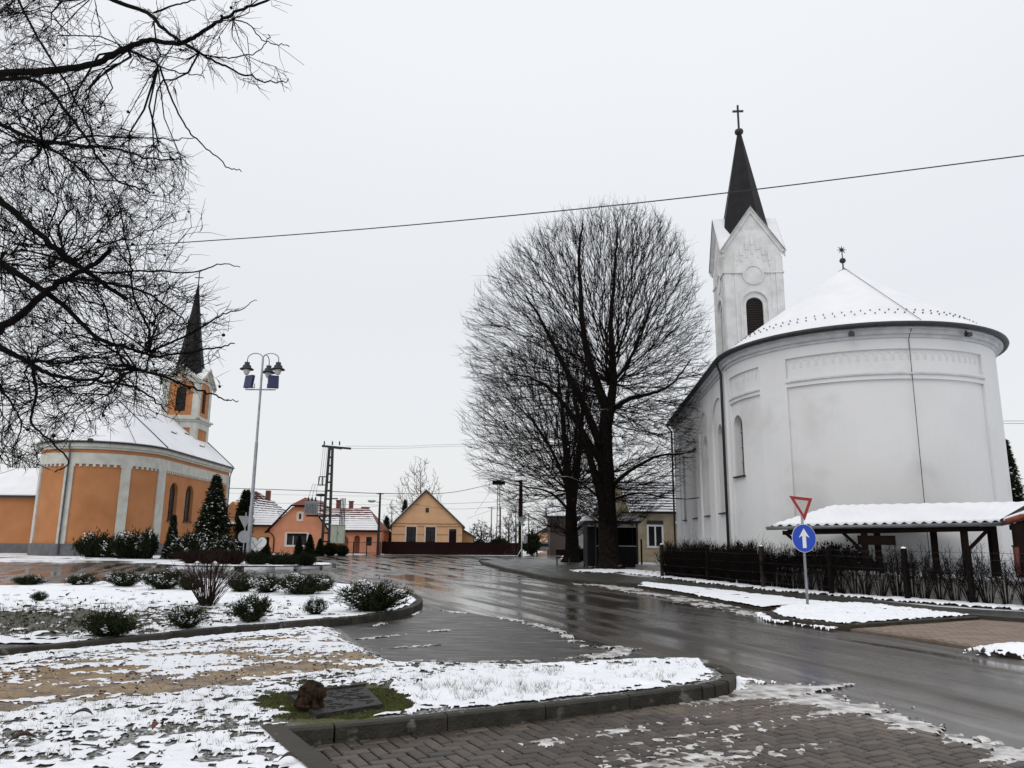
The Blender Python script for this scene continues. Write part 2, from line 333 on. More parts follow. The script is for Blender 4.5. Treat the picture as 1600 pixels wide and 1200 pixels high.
# near lawn, dirt track and grass strip
STRIPF = [G(*p, .15) for p in [(1098, 1037), (1118, 1041), (1131, 1050), (1130, 1060), (1100, 1067), (1050, 1074), (830, 1099), (640, 1117), (480, 1132), (441, 1134)]]
KLEFT = [G(441, 1134, .15), G(478, 1165, .15), G(520, 1200, .15), G(640, 1300, .15)]
BACK = [G(-420, 1090), G(0, 1034), G(300, 1003), G(530, 982), G(560, 1005), G(640, 1043), G(800, 1046), G(1000, 1036), G(1098, 1037)]
NEAR = BACK + STRIPF[1:] + KLEFT[1:] + [(-4, 2.2), (-12, 2.2)]
SLABC = [G(*p, .13) for p in [(450, 1092), (570, 1078), (598, 1107), (494, 1124)]]
def near_h(x, y):
    d = pdist(x, y, BACK, False); h = .125*sstep(0, .55, d) + .015*(fbm(x*3, y*3, 3, 5)-.5)*sstep(.1, .5, d)
    return h + .004
def isl_h(x, y): return .125 + .05*(fbm(x*.8, y*.8, 3, 9)-.5) + .02*(fbm(x*4, y*4, 3, 3)-.5)
def grid(x0, x1, y0, y1, st):
    xs = np.arange(x0, x1, st); ys = np.arange(y0, y1, st); X, Y = np.meshgrid(xs, ys); return X, Y
def grid_faces(mask):                            # faces whose four corners hold mask
    ny, nx = mask.shape; idx = np.arange(ny*nx).reshape(ny, nx)
    ok = mask[:-1, :-1] & mask[1:, :-1] & mask[:-1, 1:] & mask[1:, 1:]
    return np.stack([idx[:-1, :-1][ok], idx[:-1, 1:][ok], idx[1:, 1:][ok], idx[1:, :-1][ok]], 1)
def compact(V, F, attrs=None):
    u, inv = np.unique(F.ravel(), return_inverse=True)
    return V[u], inv.reshape(F.shape), {k: v[u] for k, v in (attrs or {}).items()}
def hgrid(name, X, Y, Zv, mask, m, kind, attrs=None, smooth=True):
    V = np.stack([X.ravel(), Y.ravel(), Zv.ravel()], 1); F = grid_faces(mask)
    V, F, a = compact(V, F, {k: v.ravel() for k, v in (attrs or {}).items()})
    o = link(name, npmesh(name, V, F, smooth, a), m); o['kind'] = kind; return o
PATHDIR = -0.12
def path_mask(x, y):                             # the worn ochre track on the near ground
    P = [G(*p, .1) for p in [(-420, 1095), (0, 1040), (300, 1008), (530, 985), (560, 1003), (640, 1043), (430, 1070), (0, 1122), (-420, 1175)]]
    return sstep(-.15, .35, psd(x, y, P) + .5*(fbm(x*1.5, y*1.5, 3, 31)-.5))
X, Y = grid(-13, 3.3, 2.3, 17.2, .06)
ins = psd(X, Y, NEAR); pmk = path_mask(X, Y)
slabc = np.mean(np.array(SLABC), 0)
dslab = -psd(X, Y, [(slabc[0]+(a-slabc[0])*1.0, slabc[1]+(b_-slabc[1])*1.0) for a, b_ in SLABC])
moss = sstep(.42, .15, dslab + .35*(fbm(X*4, Y*4, 3, 77)-.5))
hgrid('lawn', X, Y, near_h(X, Y), ins > -.02, SOIL, 'structure', {'gravel': pmk, 'moss': moss, 'frost': np.clip(.62*(1-moss)*(1-.65*pmk), 0, 1)*sstep(.3, .6, fbm(X*.9, Y*.9, 3, 66)+.12)})
X, Y = grid(-24, -1.9, 10.2, 34, .16)
hgrid('lawn', X, Y, isl_h(X, Y), psd(X, Y, ISL) > .02, SOIL, 'structure', {'gravel': X*0, 'moss': X*0, 'frost': X*0+.25})

# ---- kerbs: each stone is its own piece
def resample(poly, step):
    P = [Vector((p[0], p[1])) for p in poly]; out = [P[0]]; acc = 0
    for a, b in zip(P[:-1], P[1:]):
        L = (b-a).length; 
        if L == 0: continue
        d = (b-a)/L; t = step-acc
        while t <= L: out.append(a+d*t); t += step
        acc = (acc+L) % step
    if (out[-1]-P[-1]).length > .05: out.append(P[-1])
    return out
def smooth2(poly, it=2):
    for _ in range(it):
        q = [poly[0]]
        for a, b in zip(poly[:-1], poly[1:]): q += [(.75*a[0]+.25*b[0], .75*a[1]+.25*b[1]), (.25*a[0]+.75*b[0], .25*a[1]+.75*b[1])]
        poly = q+[poly[-1]]
    return poly
def kerb(line, step, wd, top, bot, label_root, side=1, jit=.006, name='kerb_stone'):
    root = bpy.data.objects.new('kerb', None); COL.objects.link(root); root['kind'] = 'structure'
    pts = resample(line, step)
    for a, b in zip(pts[:-1], pts[1:]):
        d = (b-a); L = d.length
        if L < .04: continue
        d /= L; n = Vector((-d.y, d.x))*side; g = .003; a2 = a+d*g; b2 = b-d*g; t = top+random.uniform(-jit, jit)
        m = MB(); bev = .018; prof = [(0, bot), (0, t-bev), (bev, t), (wd-bev, t), (wd, t-bev), (wd, bot)]
        A = [(a2.x+n.x*o, a2.y+n.y*o, z) for o, z in prof]; B = [(b2.x+n.x*o, b2.y+n.y*o, z) for o, z in prof]
        for i in range(5): m.face([A[i], B[i], B[i+1], A[i+1]])
        m.face(A); m.face(B[::-1]); m.build(name, KERB, root)
    return root
kerb(smooth2(STRIPF, 2)[:20], .24, .14, .155, -.12, '', 1)
kerb(smooth2(STRIPF, 2)[19:], .95, .13, .155, -.12, '', 1)
kerb([G(436, 1132, .15)]+KLEFT[1:], 1.0, -.13, .158, -.12, '', 1)
isl_front = smooth2(ISL[:11], 2)
kerb(isl_front[:19], 1.0, .14, .155, -.10, '', 1); kerb(isl_front[18:], .30, .14, .155, -.10, '', 1)

# ---- pavers (herringbone), the nearest ones singly
KD = Vector((STRIPF[-2][0]-STRIPF[5][0], STRIPF[-2][1]-STRIPF[5][1])).normalized(); kang = math.atan2(-KD.y, -KD.x)
PAV = [STRIPF[-1]] + [G(*p) for p in [(640, 1150), (1000, 1105), (1132, 1078), (1150, 1066), (1250, 1092), (1350, 1120), (1480, 1160), (1600, 1198), (1900, 1290)]] + [(2.5, 3.2), (-.5, 3.2)] + KLEFT[::-1][:3]
sheet('paving_bed', PAV, .004, JOINT)
pav_root = bpy.data.objects.new('pavement', None); COL.objects.link(pav_root); pav_root['kind'] = 'structure'
def paver_mesh(wx, wy, seed):
    rr = random.Random(seed); m = MB(); g = .0085; c = .009; hx, hy = wx/2-g, wy/2-g
    A = [(-hx, -hy), (hx, -hy), (hx, hy), (-hx, hy)]; B = [(x-math.copysign(c, x), y-math.copysign(c, y)) for x, y in A]
    zt = .022
    for i in range(4):
        j = (i+1) % 4; m.face([(*A[i], -.02), (*A[j], -.02), (*A[j], zt-c), (*A[i], zt-c)]); m.face([(*A[i], zt-c), (*A[j], zt-c), (*B[j], zt), (*B[i], zt)])
    m.face([(*p, zt) for p in B]); return m
cell = .112; cells = []
ca, sa = math.cos(kang), math.sin(kang)
for y in range(-10, 75):
    for x in range(-60, 60):
        k = (x-y) % 4
        if k == 0: c = (x+1, y+.5, 0)
        elif k == 3: c = (x+.5, y+1, 1)
        else: continue
        u, v = c[0]*cell, c[1]*cell
        cells.append((1.0+u*ca-(v-2.5)*sa, 6.5+u*sa+(v-2.5)*ca, c[2]))
cx = np.array([c[0] for c in cells]); cy = np.array([c[1] for c in cells])
okc = psd(cx, cy, PAV) > -.04
vis = np.abs(cx/np.maximum(cy, .1)) < .72
cells = [c for c, a, b_ in zip(cells, okc, vis) if a and b_ and c[1] > 4.6]
seen = [c for c in cells if c[1] > 5.85]; seen.sort(key=lambda c: math.hypot(c[0], c[1]))
pm = paver_mesh(.224, .112, 1).mesh('paver'); pm.materials.append(PAVER)
near_set = set((c[0], c[1]) for c in seen[:300])
rest = MB()
for c in cells:
    rz = kang + (PI/2 if c[2] else 0); zj = random.uniform(-.003, .003)
    if (c[0], c[1]) in near_set:
        o = bpy.data.objects.new('paver', pm); COL.objects.link(o); o.parent = pav_root; o.location = (c[0], c[1], zj); o.rotation_euler = (random.uniform(-.01, .01), random.uniform(-.01, .01), rz)
    else:
        co, si = math.cos(rz), math.sin(rz); n = len(rest.v)
        rest.v += [(c[0]+v.co.x*co-v.co.y*si, c[1]+v.co.x*si+v.co.y*co, v.co.z+zj) for v in pm.vertices]
        for p in pm.polygons: rest.f.append(tuple(n+i for i in p.vertices)); rest.m.append(0); rest.sm.append(False)
rest.build('paver', PAVER, pav_root, 'stuff')

# ---- right side: plaza, footpath, verge island, brown paving
def Gl(L, z=0.0): return [G(*p, z) for p in L]
plaza = Gl([(750, 876), (790, 887), (845, 898), (870, 902.5), (930, 906.5), (1000, 911), (1012, 903), (940, 893), (960, 880), (880, 874), (815, 873)], .12)
sheet('pavement', plaza, .12, SIDEW, thick=.3)
walk_up = Gl([(938, 898.5), (1020, 903), (1140, 916), (1250, 928), (1345, 938), (1463, 950), (1540, 955), (1680, 962)], .09)
walk_lo = Gl([(938, 904.5), (1020, 909.5), (1140, 922), (1250, 934), (1330, 945), (1430, 958), (1528, 964), (1680, 975)], .09)
sheet('footpath', walk_up+walk_lo[::-1], .126, SIDEW, thick=.3)
brown = Gl([(1328, 983), (1440, 973), (1528, 964), (1680, 960), (1900, 985), (1900, 1075), (1600, 1026), (1450, 999)], .03)
BR = sheet('pavement', brown, .034, PAVE2, thick=.2)
# relief of the brown paving: small setts laid as real rows
setts = MB(); bx0 = G(1328, 990)
SETT = mat('sett_brown', (.23, .165, .125), .55, (.165, .12, .092), 2.0, bump=.2, rough2=.6)
gx = np.array(brown)
for i in range(110):
    for j in range(60):
        a = .42; u = -1+i*.2+(j % 2)*.1; v = -1+j*.1; x = bx0[0]+u*math.cos(a)-v*math.sin(a)+.2; y = bx0[1]-3.2+u*math.sin(a)+v*math.cos(a)
        if 0 < y < 22 and psd(np.array([x]), np.array([y]), brown)[0] > .1: setts.box((x, y, .038+random.uniform(-.002, .002)), (.192, .092, .012), a)
setts.build('sett', SETT, BR, 'stuff')
V2 = Gl([(1197, 957), (1215, 966), (1260, 972), (1325, 977), (1440, 970), (1530, 964), (1440, 953), (1345, 943), (1264, 941), (1215, 948)], .1)
sheet('verge', V2, .095, SOILV, thick=.25)
kerb(smooth2(V2[0:6], 1), .8, .12, .12, -.05, '', 1)
kerb(smooth2(Gl([(748, 874), (752, 879), (790, 888.5), (845, 899.5), (870, 904), (930, 908), (1000, 912.5)], .13), 1), 1.0, .14, .145, -.05, '', 1)
VG = Gl([(938, 906), (1020, 911.5), (1140, 924), (1250, 937), (1300, 943), (1190, 951), (1120, 938), (1060, 926), (980, 914)], .05)
sheet('verge', VG, .05, SOILV, thick=.2)
yard = [walk_up[0], *walk_up[1:], (40, 22), (40, 75), (12, 75), (4.8, 66), G(880, 880), G(938, 885)]
sheet('churchyard', [(x, y) for x, y in yard], .10, FIELD, thick=.3)
# round planted traffic island with lamp post
rc = (-14.9, 44.6); RIS = [(rc[0]+5.0*math.cos(a)+.0, rc[1]+4.6*math.sin(a)) for a in np.linspace(0, 2*PI, 40)[:-1]]
sheet('traffic_island', RIS, .13, FIELD, thick=.3)
kerb(RIS+[RIS[0]], .5, .16, .17, -.05, '', 1)
# verge in front of the orange church and the pink house
sheet('church_lawn', [(-90, 53.5), G(0, 877), G(268, 879), (-24, 62), (-24, 76), (-90, 76)], .08, FIELD, thick=.2)
sheet('forecourt', [G(330, 873), G(430, 867.3), G(600, 866.3), (-12.9, 140), (-60, 140), (-60, 76.5), (-23.5, 76.5)], .06, FIELD, thick=.15)

# ================================================================== SNOW COVER (real thickness over the ground)
def snow_mesh(name, X, Y, base, cov, amp, fr, m, seed=0, stretch=None, cap=.05, fine=.35):
    x, y = X, Y
    if stretch: c_, s_ = math.cos(stretch[1]), math.sin(stretch[1]); x, y = (X*c_+Y*s_)/stretch[0], -X*s_+Y*c_
    n = fbm(x*fr, y*fr, 5, seed)*(1-fine) + fine*fbm(X*fr*4, Y*fr*4, 3, seed+40)
    th = (.76-.52*cov); t = (n-th); t = np.where(cov <= .02, -1, t)
    hgt = np.where(t > 0, np.sqrt(np.clip(t, 0, 1))*amp*1.5 + amp*.35*fbm(X*14, Y*14, 3, seed+9), -.01)
    hgt = np.minimum(hgt, cap+amp*.5*fbm(X*9, Y*9, 3, seed+5))
    Zv = base + hgt
    mk = t > -.04
    return hgrid(name, X, Y, Zv, mk, m, 'stuff')
# near lawn + track + strip
X, Y = grid(-9.2, 2.75, 5.2, 15.6, .026)
ins = psd(X, Y, NEAR); pmk = path_mask(X, Y)
STRIP = [G(*p, .12) for p in [(1092, 1041), (1113, 1047), (1112, 1054), (1040, 1071), (830, 1096), (640, 1108), (560, 1085), (700, 1050), (900, 1043)]]
sm = sstep(-.05, .12, psd(X, Y, STRIP))
lawnc = .66 + .22*(fbm(X*.7, Y*.7, 2, 3)-.5)
cov = lawnc*(1-pmk) + pmk*(.50 + .9*(fbm(X*.5+3, Y*.5, 2, 8)-.5) - .25*sstep(-3.6, -1.4, X))
cov = np.maximum(cov, sm*.98) 
ds = -psd(X, Y, SLABC); cov = cov*(1-sstep(.40, .12, ds + .35*(fbm(X*4, Y*4, 3, 77)-.5)))
cov = np.where(ins > .10, cov, 0)
# track part streaked along the wheel ruts, lawn part lumpy
edge_road = sstep(.0, .35, pdist(X, Y, BACK[3:], False)); cov *= edge_road
snow_mesh('snow', X, Y, near_h(X, Y), np.where(pmk < .5, cov*1.02, 0), .022, 3.6, SNOW, 11, cap=.035, fine=.66)
snow_mesh('snow', X, Y, near_h(X, Y), np.where(pmk >= .42, cov, 0), .018, 3.6, SNOW, 12, stretch=(3.6, .47), cap=.03, fine=.42)
# planted island
X, Y = grid(-22, -2.0, 11, 33, .07)
c0 = G(90, 968, .14); dk = np.exp(-(((X-c0[0]+.5)/3.4)**2 + ((Y-c0[1])/2.6)**2))
cov = .97 - .62*dk - .12*(fbm(X*.6, Y*.6, 2, 21)); cov = np.where(psd(X, Y, ISL) > .17, cov, 0)
snow_mesh('snow', X, Y, isl_h(X, Y), cov, .028, 3.2, SNOW, 21, cap=.05, fine=.6)
# slush on pavers and road edge
X, Y = grid(-1.9, 5.6, 5.4, 12.4, .024)
sl_line = [G(*p) for p in [(1140, 1070), (1240, 1090), (1340, 1112), (1440, 1140), (1590, 1185)]]
cov = .60*np.exp(-(pdist(X, Y, sl_line, False)/.38)**2) + .50*np.exp(-(pdist(X, Y, [G(1240, 1085), G(1120, 1145), G(1000, 1190)], False)/1.1)**2)*(X > -.2)
cov2 = .95*np.exp(-(pdist(X, Y, [G(1125, 1082), G(1160, 1065), G(1185, 1068)], False)/.13)**2) + .85*np.exp(-(pdist(X, Y, [G(850, 1112), G(920, 1106)], False)/.07)**2) + .8*np.exp(-(pdist(X, Y, [G(1000, 1097), G(1090, 1084)], False)/.06)**2)
cov2 += .9*np.exp(-(pdist(X, Y, [G(470, 1146), G(545, 1152)], False)/.07)**2)
kf = pdist(X, Y, STRIPF, False); cov[psd(X, Y, NEAR) > -.02] = 0; cov2[psd(X, Y, NEAR) > -.02] = 0
snow_mesh('slush', X, Y, X*0+.012, cov, .018, 4.2, SLUSH, 31, stretch=(9, .55), cap=.016, fine=.38)
snow_mesh('snow', X, Y, X*0+.012, cov2, .045, 3.5, SNOW, 32, cap=.10, fine=.35)
# slush ridges on the driveway and road
X, Y = grid(-4.2, 6.2, 9.6, 21, .035)
cov = .75*np.exp(-(pdist(X, Y, [G(780, 965), G(830, 975), G(880, 990), G(900, 1003)], False)/.16)**2)
cov += .80*np.exp(-(pdist(X, Y, [G(910, 1010), G(965, 1012), G(975, 1022), G(930, 1030)], False)/.15)**2)
cov += .55*np.exp(-(pdist(X, Y, [G(650, 1035), G(800, 1035), G(900, 1028), G(1000, 1015)], False)/.14)**2)
cov += .62*np.exp(-(pdist(X, Y, [G(560, 1000), G(700, 985)], False)/.10)**2) + .62*np.exp(-(pdist(X, Y, [G(600, 1015), G(690, 1008)], False)/.10)**2)
cov += .95*np.exp(-(pdist(X, Y, [G(585, 978), G(600, 975)], False)/.09)**2) + .9*np.exp(-(pdist(X, Y, [G(645, 962), G(655, 957)], False)/.07)**2) + .5*np.exp(-(pdist(X, Y, [G(664, 952), G(740, 960)], False)/.12)**2)
cov[(psd(X, Y, NEAR) > 0) | (psd(X, Y, ISL) > -.02)] = 0
snow_mesh('slush', X, Y, X*0+.0, cov, .028, 4.5, SLUSH, 41, stretch=(4.0, .20), cap=.05, fine=.5)
# right side verge, footpath borders, fence line
X, Y = grid(2.4, 17, 10.5, 48, .075)
covA = np.where(psd(X, Y, V2) > .14, .97, 0)
covB = 1.0*(psd(X, Y, VG) > 0)*.88
nz = .25*(fbm(X*1.5, Y*1.5, 3, 55)-.5)
fl = Gl([(905, 893), (960, 893), (1010, 899), (1110, 911), (1200, 921), (1345, 934), (1521, 948), (1680, 958)], .1)
covC = .97*np.exp(-((pdist(X, Y, fl, False)+nz)/.55)**4)
treeb = G(955, 893, .1); covC = np.maximum(covC, 1.0*np.exp(-(((X-treeb[0])/2.0)**2+((Y-treeb[1]+.4)/2.2)**2)**2))
covD = .62*np.exp(-(pdist(X, Y, [G(870, 908), G(960, 918), G(1060, 935), G(1130, 948), G(1200, 963)], False)/.7)**2)
covE = .9*np.exp(-(((X-G(1585, 1022)[0])/.75)**2+((Y-G(1585, 1022)[1])/.45)**2)**2)
covE = np.maximum(covE, .8*np.exp(-(pdist(X, Y, [G(1185, 962), G(1205, 972), G(1300, 986)], False)/.16)**2)*(psd(X, Y, V2) < 0))
snow_mesh('snow', X, Y, X*0+.06, covB, .04, 1.6, SNOW, 52, cap=.07, fine=.4)
snow_mesh('snow', X, Y, X*0+.13, covC, .06, 1.3, SNOW, 53, cap=.10, fine=.4)
snow_mesh('slush', X, Y, X*0+.002, np.where((psd(X, Y, VG) > -.1) | (psd(X, Y, plaza) > -.15), 0, covD), .02, 1.6, SLUSH, 54, stretch=(3, -1.1), cap=.05, fine=.4)
X, Y = grid(5.2, 11.2, 14.2, 22, .04)
snow_mesh('snow', X, Y, X*0+.075, np.where(psd(X, Y, V2) > .11, .95, 0), .07, 3.8, SNOW, 51, cap=.30, fine=.6)
X, Y = grid(5.0, 11.5, 11.0, 18.5, .035); pc = G(1590, 1024); dE = np.sqrt(((X-pc[0])/.80)**2+((Y-pc[1])/.50)**2)
covE = np.clip(1.25-dE, 0, 1)*1.05
covE = np.maximum(covE, .85*np.exp(-(pdist(X, Y, [G(1185, 962), G(1205, 972), G(1300, 986)], False)/.15)**2)*(psd(X, Y, V2) < 0))
snow_mesh('snow', X, Y, X*0+.02+.10*np.clip(1-dE, 0, 1), covE, .065, 4.5, SNOW, 55, cap=.22, fine=.5)
# far left road margin
X, Y = grid(-50, -26, 50, 58, .2)
snow_mesh('snow', X, Y, X*0+.09, .9*np.exp(-((Y-54.2)/1.1)**4)*(fbm(X*.3, Y*.3, 2, 2) > .38), .05, .9, SNOW, 61, cap=.1)
X, Y = grid(-21, -9, 39, 51, .12)
snow_mesh('snow', X, Y, X*0+.14, np.where(psd(X, Y, RIS) > .25, .93, 0), .05, 1.0, SNOW, 62, cap=.1)

# ================================================================== VEGETATION TOOLS
def seg_arrays(P0, P1, R0, R1, s=3):
    P0, P1 = np.asarray(P0, float), np.asarray(P1, float); R0 = np.asarray(R0, float); R1 = np.asarray(R1, float)
    D = P1-P0; L = np.linalg.norm(D, axis=1, keepdims=True)+1e-9; D = D/L
    ref = np.where(np.abs(D[:, 2:3]) > .9, np.array([[1., 0, 0]]), np.array([[0, 0, 1.]]))
    A = np.cross(D, ref); A /= np.linalg.norm(A, axis=1, keepdims=True)+1e-9; B = np.cross(D, A)
    n = len(P0); V = np.zeros((n, 2*s, 3))
    for j in range(s):
        a = 2*PI*j/s; o = A*math.cos(a)+B*math.sin(a)
        V[:, j] = P0+o*R0[:, None]; V[:, s+j] = P1+o*R1[:, None]
    base = (np.arange(n)*2*s)[:, None]
    F = np.concatenate([base+np.array([[j, (j+1) % s, s+(j+1) % s, s+j]]) for j in range(s)], 0)
    return V.reshape(-1, 3), F
def join(parts):
    Vs, Fs, n = [], [], 0
    for V, F in parts: Vs.append(V); Fs.append(F+n); n += len(V)
    return np.concatenate(Vs), np.concatenate(Fs)
def segs_obj(name, P0, P1, R0, R1, m, parent, s=3, kind='stuff'):
    V, F = seg_arrays(P0, P1, R0, R1, s); return link(name, npmesh(name, V, F, s > 4), m, parent, kind)
def mst(skel, skel_path, targets, bf):
    """grow branches: every target joins the node that costs least (length + bf * way back to the trunk)"""
    ns = len(skel); nt_ = len(targets); P = np.concatenate([skel, targets]); path = np.zeros(ns+nt_); path[:ns] = skel_path
    par = np.full(ns+nt_, -1); best = np.full(nt_, 1e9); bp = np.zeros(nt_, int)
    for i in range(ns):
        c = np.linalg.norm(targets-skel[i], axis=1)+bf*skel_path[i]; k = c < best; best[k] = c[k]; bp[k] = i
    done = np.zeros(nt_, bool); order = []
    for _ in range(nt_):
        j = int(np.argmin(best)); q = bp[j]; par[ns+j] = q; d = np.linalg.norm(P[q]-targets[j]); path[ns+j] = path[q]+d; order.append(ns+j)
        done[j] = True; best[j] = 1e9
        c = np.linalg.norm(targets-targets[j], axis=1)+bf*path[ns+j]; k = (c < best) & ~done; best[k] = c[k]; bp[k] = ns+j
    cnt = np.zeros(ns+nt_)
    haschild = np.zeros(ns+nt_, bool)
    for i in order: haschild[par[i]] = True
    for i in order[::-1]:
        if not haschild[i]: cnt[i] = 1
        cnt[par[i]] += cnt[i]
    return P, par, cnt, order, haschild
def grow(name, parent, skel, spath, targets, bf, rmin, rexp, rmax, m, twig_n, twig_l, twig_r, up=.3, jitter=.0, droop=0, rg=None, spread=.55, wig=.10):
    rg = rg or rng
    P, par, cnt, order, hc = mst(skel, spath, targets, bf); idx = np.array(order); pa = par[idx]
    Rn = np.minimum(rmax, rmin*np.maximum(cnt, 1)**rexp); ns = len(skel)
    P0, P1 = P[pa], P[idx]; D = P1-P0; L = np.linalg.norm(D, axis=1)
    r1 = Rn[idx]; r0 = np.minimum(Rn[pa], r1*1.35)
    mid = (P0+P1)/2 + rg.normal(0, 1, P0.shape)*(L*wig+jitter)[:, None]; mid[:, 2] -= droop*L
    A0 = [P0, mid]; A1 = [mid, P1]; B0 = [r0, (r0+r1)/2]; B1 = [(r0+r1)/2, r1*.9]
    # twigs
    tips = P[idx]; dirs = D/(L[:, None]+1e-9)
    for k in range(twig_n):
        sel = rg.random(len(idx)) < (.9 if k < twig_n-1 else .6)
        s0 = tips[sel] - dirs[sel]*(L[sel]*rg.random(sel.sum()))[:, None]
        dv = dirs[sel]*.9+rg.normal(0, spread, s0.shape); dv[:, 2] += up; dv /= np.linalg.norm(dv, axis=1)[:, None]
        ln = twig_l*(.4+rg.random(len(s0))); m1 = s0+dv*(ln*.5)[:, None]; dv2 = dv+rg.normal(0, .25, dv.shape); dv2[:, 2] += up*.4; m2 = m1+dv2*(ln*.5)[:, None]
        rr = np.full(len(s0), twig_r); A0 += [s0, m1]; A1 += [m1, m2]; B0 += [rr, rr*.85]; B1 += [rr*.85, rr*.45]
    return segs_obj(name, np.concatenate(A0), np.concatenate(A1), np.concatenate(B0), np.concatenate(B1), m, parent, 3)
def catmull(P, n=6):
    P = [np.array(p, float) for p in P]; Q = [2*P[0]-P[1]]+P+[2*P[-1]-P[-2]]; out = []
    for i in range(1, len(Q)-2):
        for k in range(n):
            t = k/n; a, b, c, d = Q[i-1], Q[i], Q[i+1], Q[i+2]
            out.append(.5*((2*b)+(-a+c)*t+(2*a-5*b+4*c-d)*t*t+(-a+3*b-3*c+d)*t**3))
    out.append(P[-1]); return np.array(out)
def limb(name, parent, pts, r0, r1, m, n=8, wob=.0):
    C = catmull(pts, 6); k = len(C); C = C + rng.normal(0, 1, C.shape)*wob*np.linspace(0, 1, k)[:, None]
    rad = [r0+(r1-r0)*(i/(k-1))**.8 for i in range(k)]
    b = MB(); b.tube([tuple(p) for p in C], rad, n); b.build(name, m, parent); return C
def inv_out(px):
    return px

# ================================================================== LARGE STRUCTURES: the two churches
class NavePath:                                    # plan line: left wall, round east end, right wall; outward offset off
    def __init__(s, R, L): s.R, s.L = R, L; s.arc = PI*R; s.total = 2*L+s.arc
    def pt(s, u, off=0):
        R, L = s.R, s.L
        if u < L: return (-(R+off), L-u)
        if u < L+s.arc: a = PI+(u-L)/R; return ((R+off)*math.cos(a), (R+off)*math.sin(a))
        return (R+off, u-L-s.arc)
    def ang(s, deg): return s.L+(deg-180)/180*s.arc  # degrees on the round part, 180 = left, 360 = right
class LinePath:
    def __init__(s, a, b):
        s.a, s.b = Vector(a), Vector(b); s.total = (s.b-s.a).length; s.d = (s.b-s.a)/s.total; s.n = Vector((s.d.y, -s.d.x)); s.L = s.total; s.arc = 0
    def pt(s, u, off=0): p = s.a+s.d*u+s.n*off; return (p.x, p.y)
def ztop(op, u):
    if not op.get('arch'): return op['t']
    r = (op['b']-op['a'])/2; c = (op['a']+op['b'])/2; rise = op.get('rise', r); q = max(0, 1-((u-c)/r)**2); return op['t']-rise+rise*math.sqrt(q)
def wall(b, path, u0, u1, z0, z1, ops, off, reveal, mi=0, top=None):
    cuts = {u0, u1}
    k = max(1, int((u1-u0)/.35)) if path.arc else 1
    for i in range(k+1): cuts.add(u0+(u1-u0)*i/k)
    if path.arc:
        for c in (path.L, path.L+path.arc):
            if u0 < c < u1: cuts.add(c)
    for o in ops:
        n = 14 if o.get('arch') else 1
        for i in range(n+1): cuts.add(o['a']+(o['b']-o['a'])*(.5-.5*math.cos(PI*i/n)))
    if top:
        for c in top[0]: cuts.add(c)
    tz = (lambda u: float(np.interp(u, top[0], top[1]))) if top else (lambda u: z1)
    cs = sorted(c for c in cuts if u0-1e-6 <= c <= u1+1e-6); cs = [c for i, c in enumerate(cs) if i == 0 or c-cs[i-1] > 1e-4]
    P = lambda u, z, o=off: (*path.pt(u, o), z)
    for a, c in zip(cs[:-1], cs[1:]):
        mdd = (a+c)/2; inside = sorted([o for o in ops if o['a'] < mdd < o['b']], key=lambda o: o['z']); za, zc = z0, z0
        for o in inside:
            if o['z'] > za+1e-4 or o['z'] > zc+1e-4: b.face([P(a, za), P(c, zc), P(c, o['z']), P(a, o['z'])], mi)
            ta, tb = ztop(o, a), ztop(o, c)
            b.face([P(a, o['z']), P(c, o['z']), P(c, o['z'], off-reveal), P(a, o['z'], off-reveal)], mi)
            b.face([P(a, ta), P(c, tb), P(c, tb, off-reveal), P(a, ta, off-reveal)], mi)
            za, zc = ta, tb
        b.face([P(a, za), P(c, zc), P(c, tz(c)), P(a, tz(a))], mi)
    for o in ops:
        for e in (o['a'], o['b']):
            t_ = ztop(o, e)
            if t_ > o['z']: b.face([P(e, o['z']), P(e, t_), P(e, t_, off-reveal), P(e, o['z'], off-reveal)], mi)
def fill(b, path, o, off, mi=0, grow_=0.0):
    n = 12; us = [o['a']+(o['b']-o['a'])*(.5-.5*math.cos(PI*i/n)) for i in range(n+1)]
    for a, c in zip(us[:-1], us[1:]): b.face([(*path.pt(a, off), o['z']-grow_), (*path.pt(c, off), o['z']-grow_), (*path.pt(c, off), ztop(o, c)+grow_), (*path.pt(a, off), ztop(o, a)+grow_)], mi)
def band(b, path, u0, u1, z0, z1, o0, o1, mi=0, step=.35):   # solid moulding
    k = max(1, int((u1-u0)/step)); us = [u0+(u1-u0)*i/k for i in range(k+1)]
    if path.arc: us = sorted(set(us+[c for c in (path.L, path.L+path.arc) if u0 < c < u1]))
    for a, c in zip(us[:-1], us[1:]):
        q = lambda u, o, z: (*path.pt(u, o), z)
        b.face([q(a, o1, z0), q(c, o1, z0), q(c, o1, z1), q(a, o1, z1)], mi); b.face([q(a, o0, z1), q(c, o0, z1), q(c, o1, z1), q(a, o1, z1)], mi); b.face([q(a, o0, z0), q(c, o0, z0), q(c, o1, z0), q(a, o1, z0)], mi)
    for u in (u0, u1): b.face([(*path.pt(u, o0), z0), (*path.pt(u, o1), z0), (*path.pt(u, o1), z1), (*path.pt(u, o0), z1)], mi)
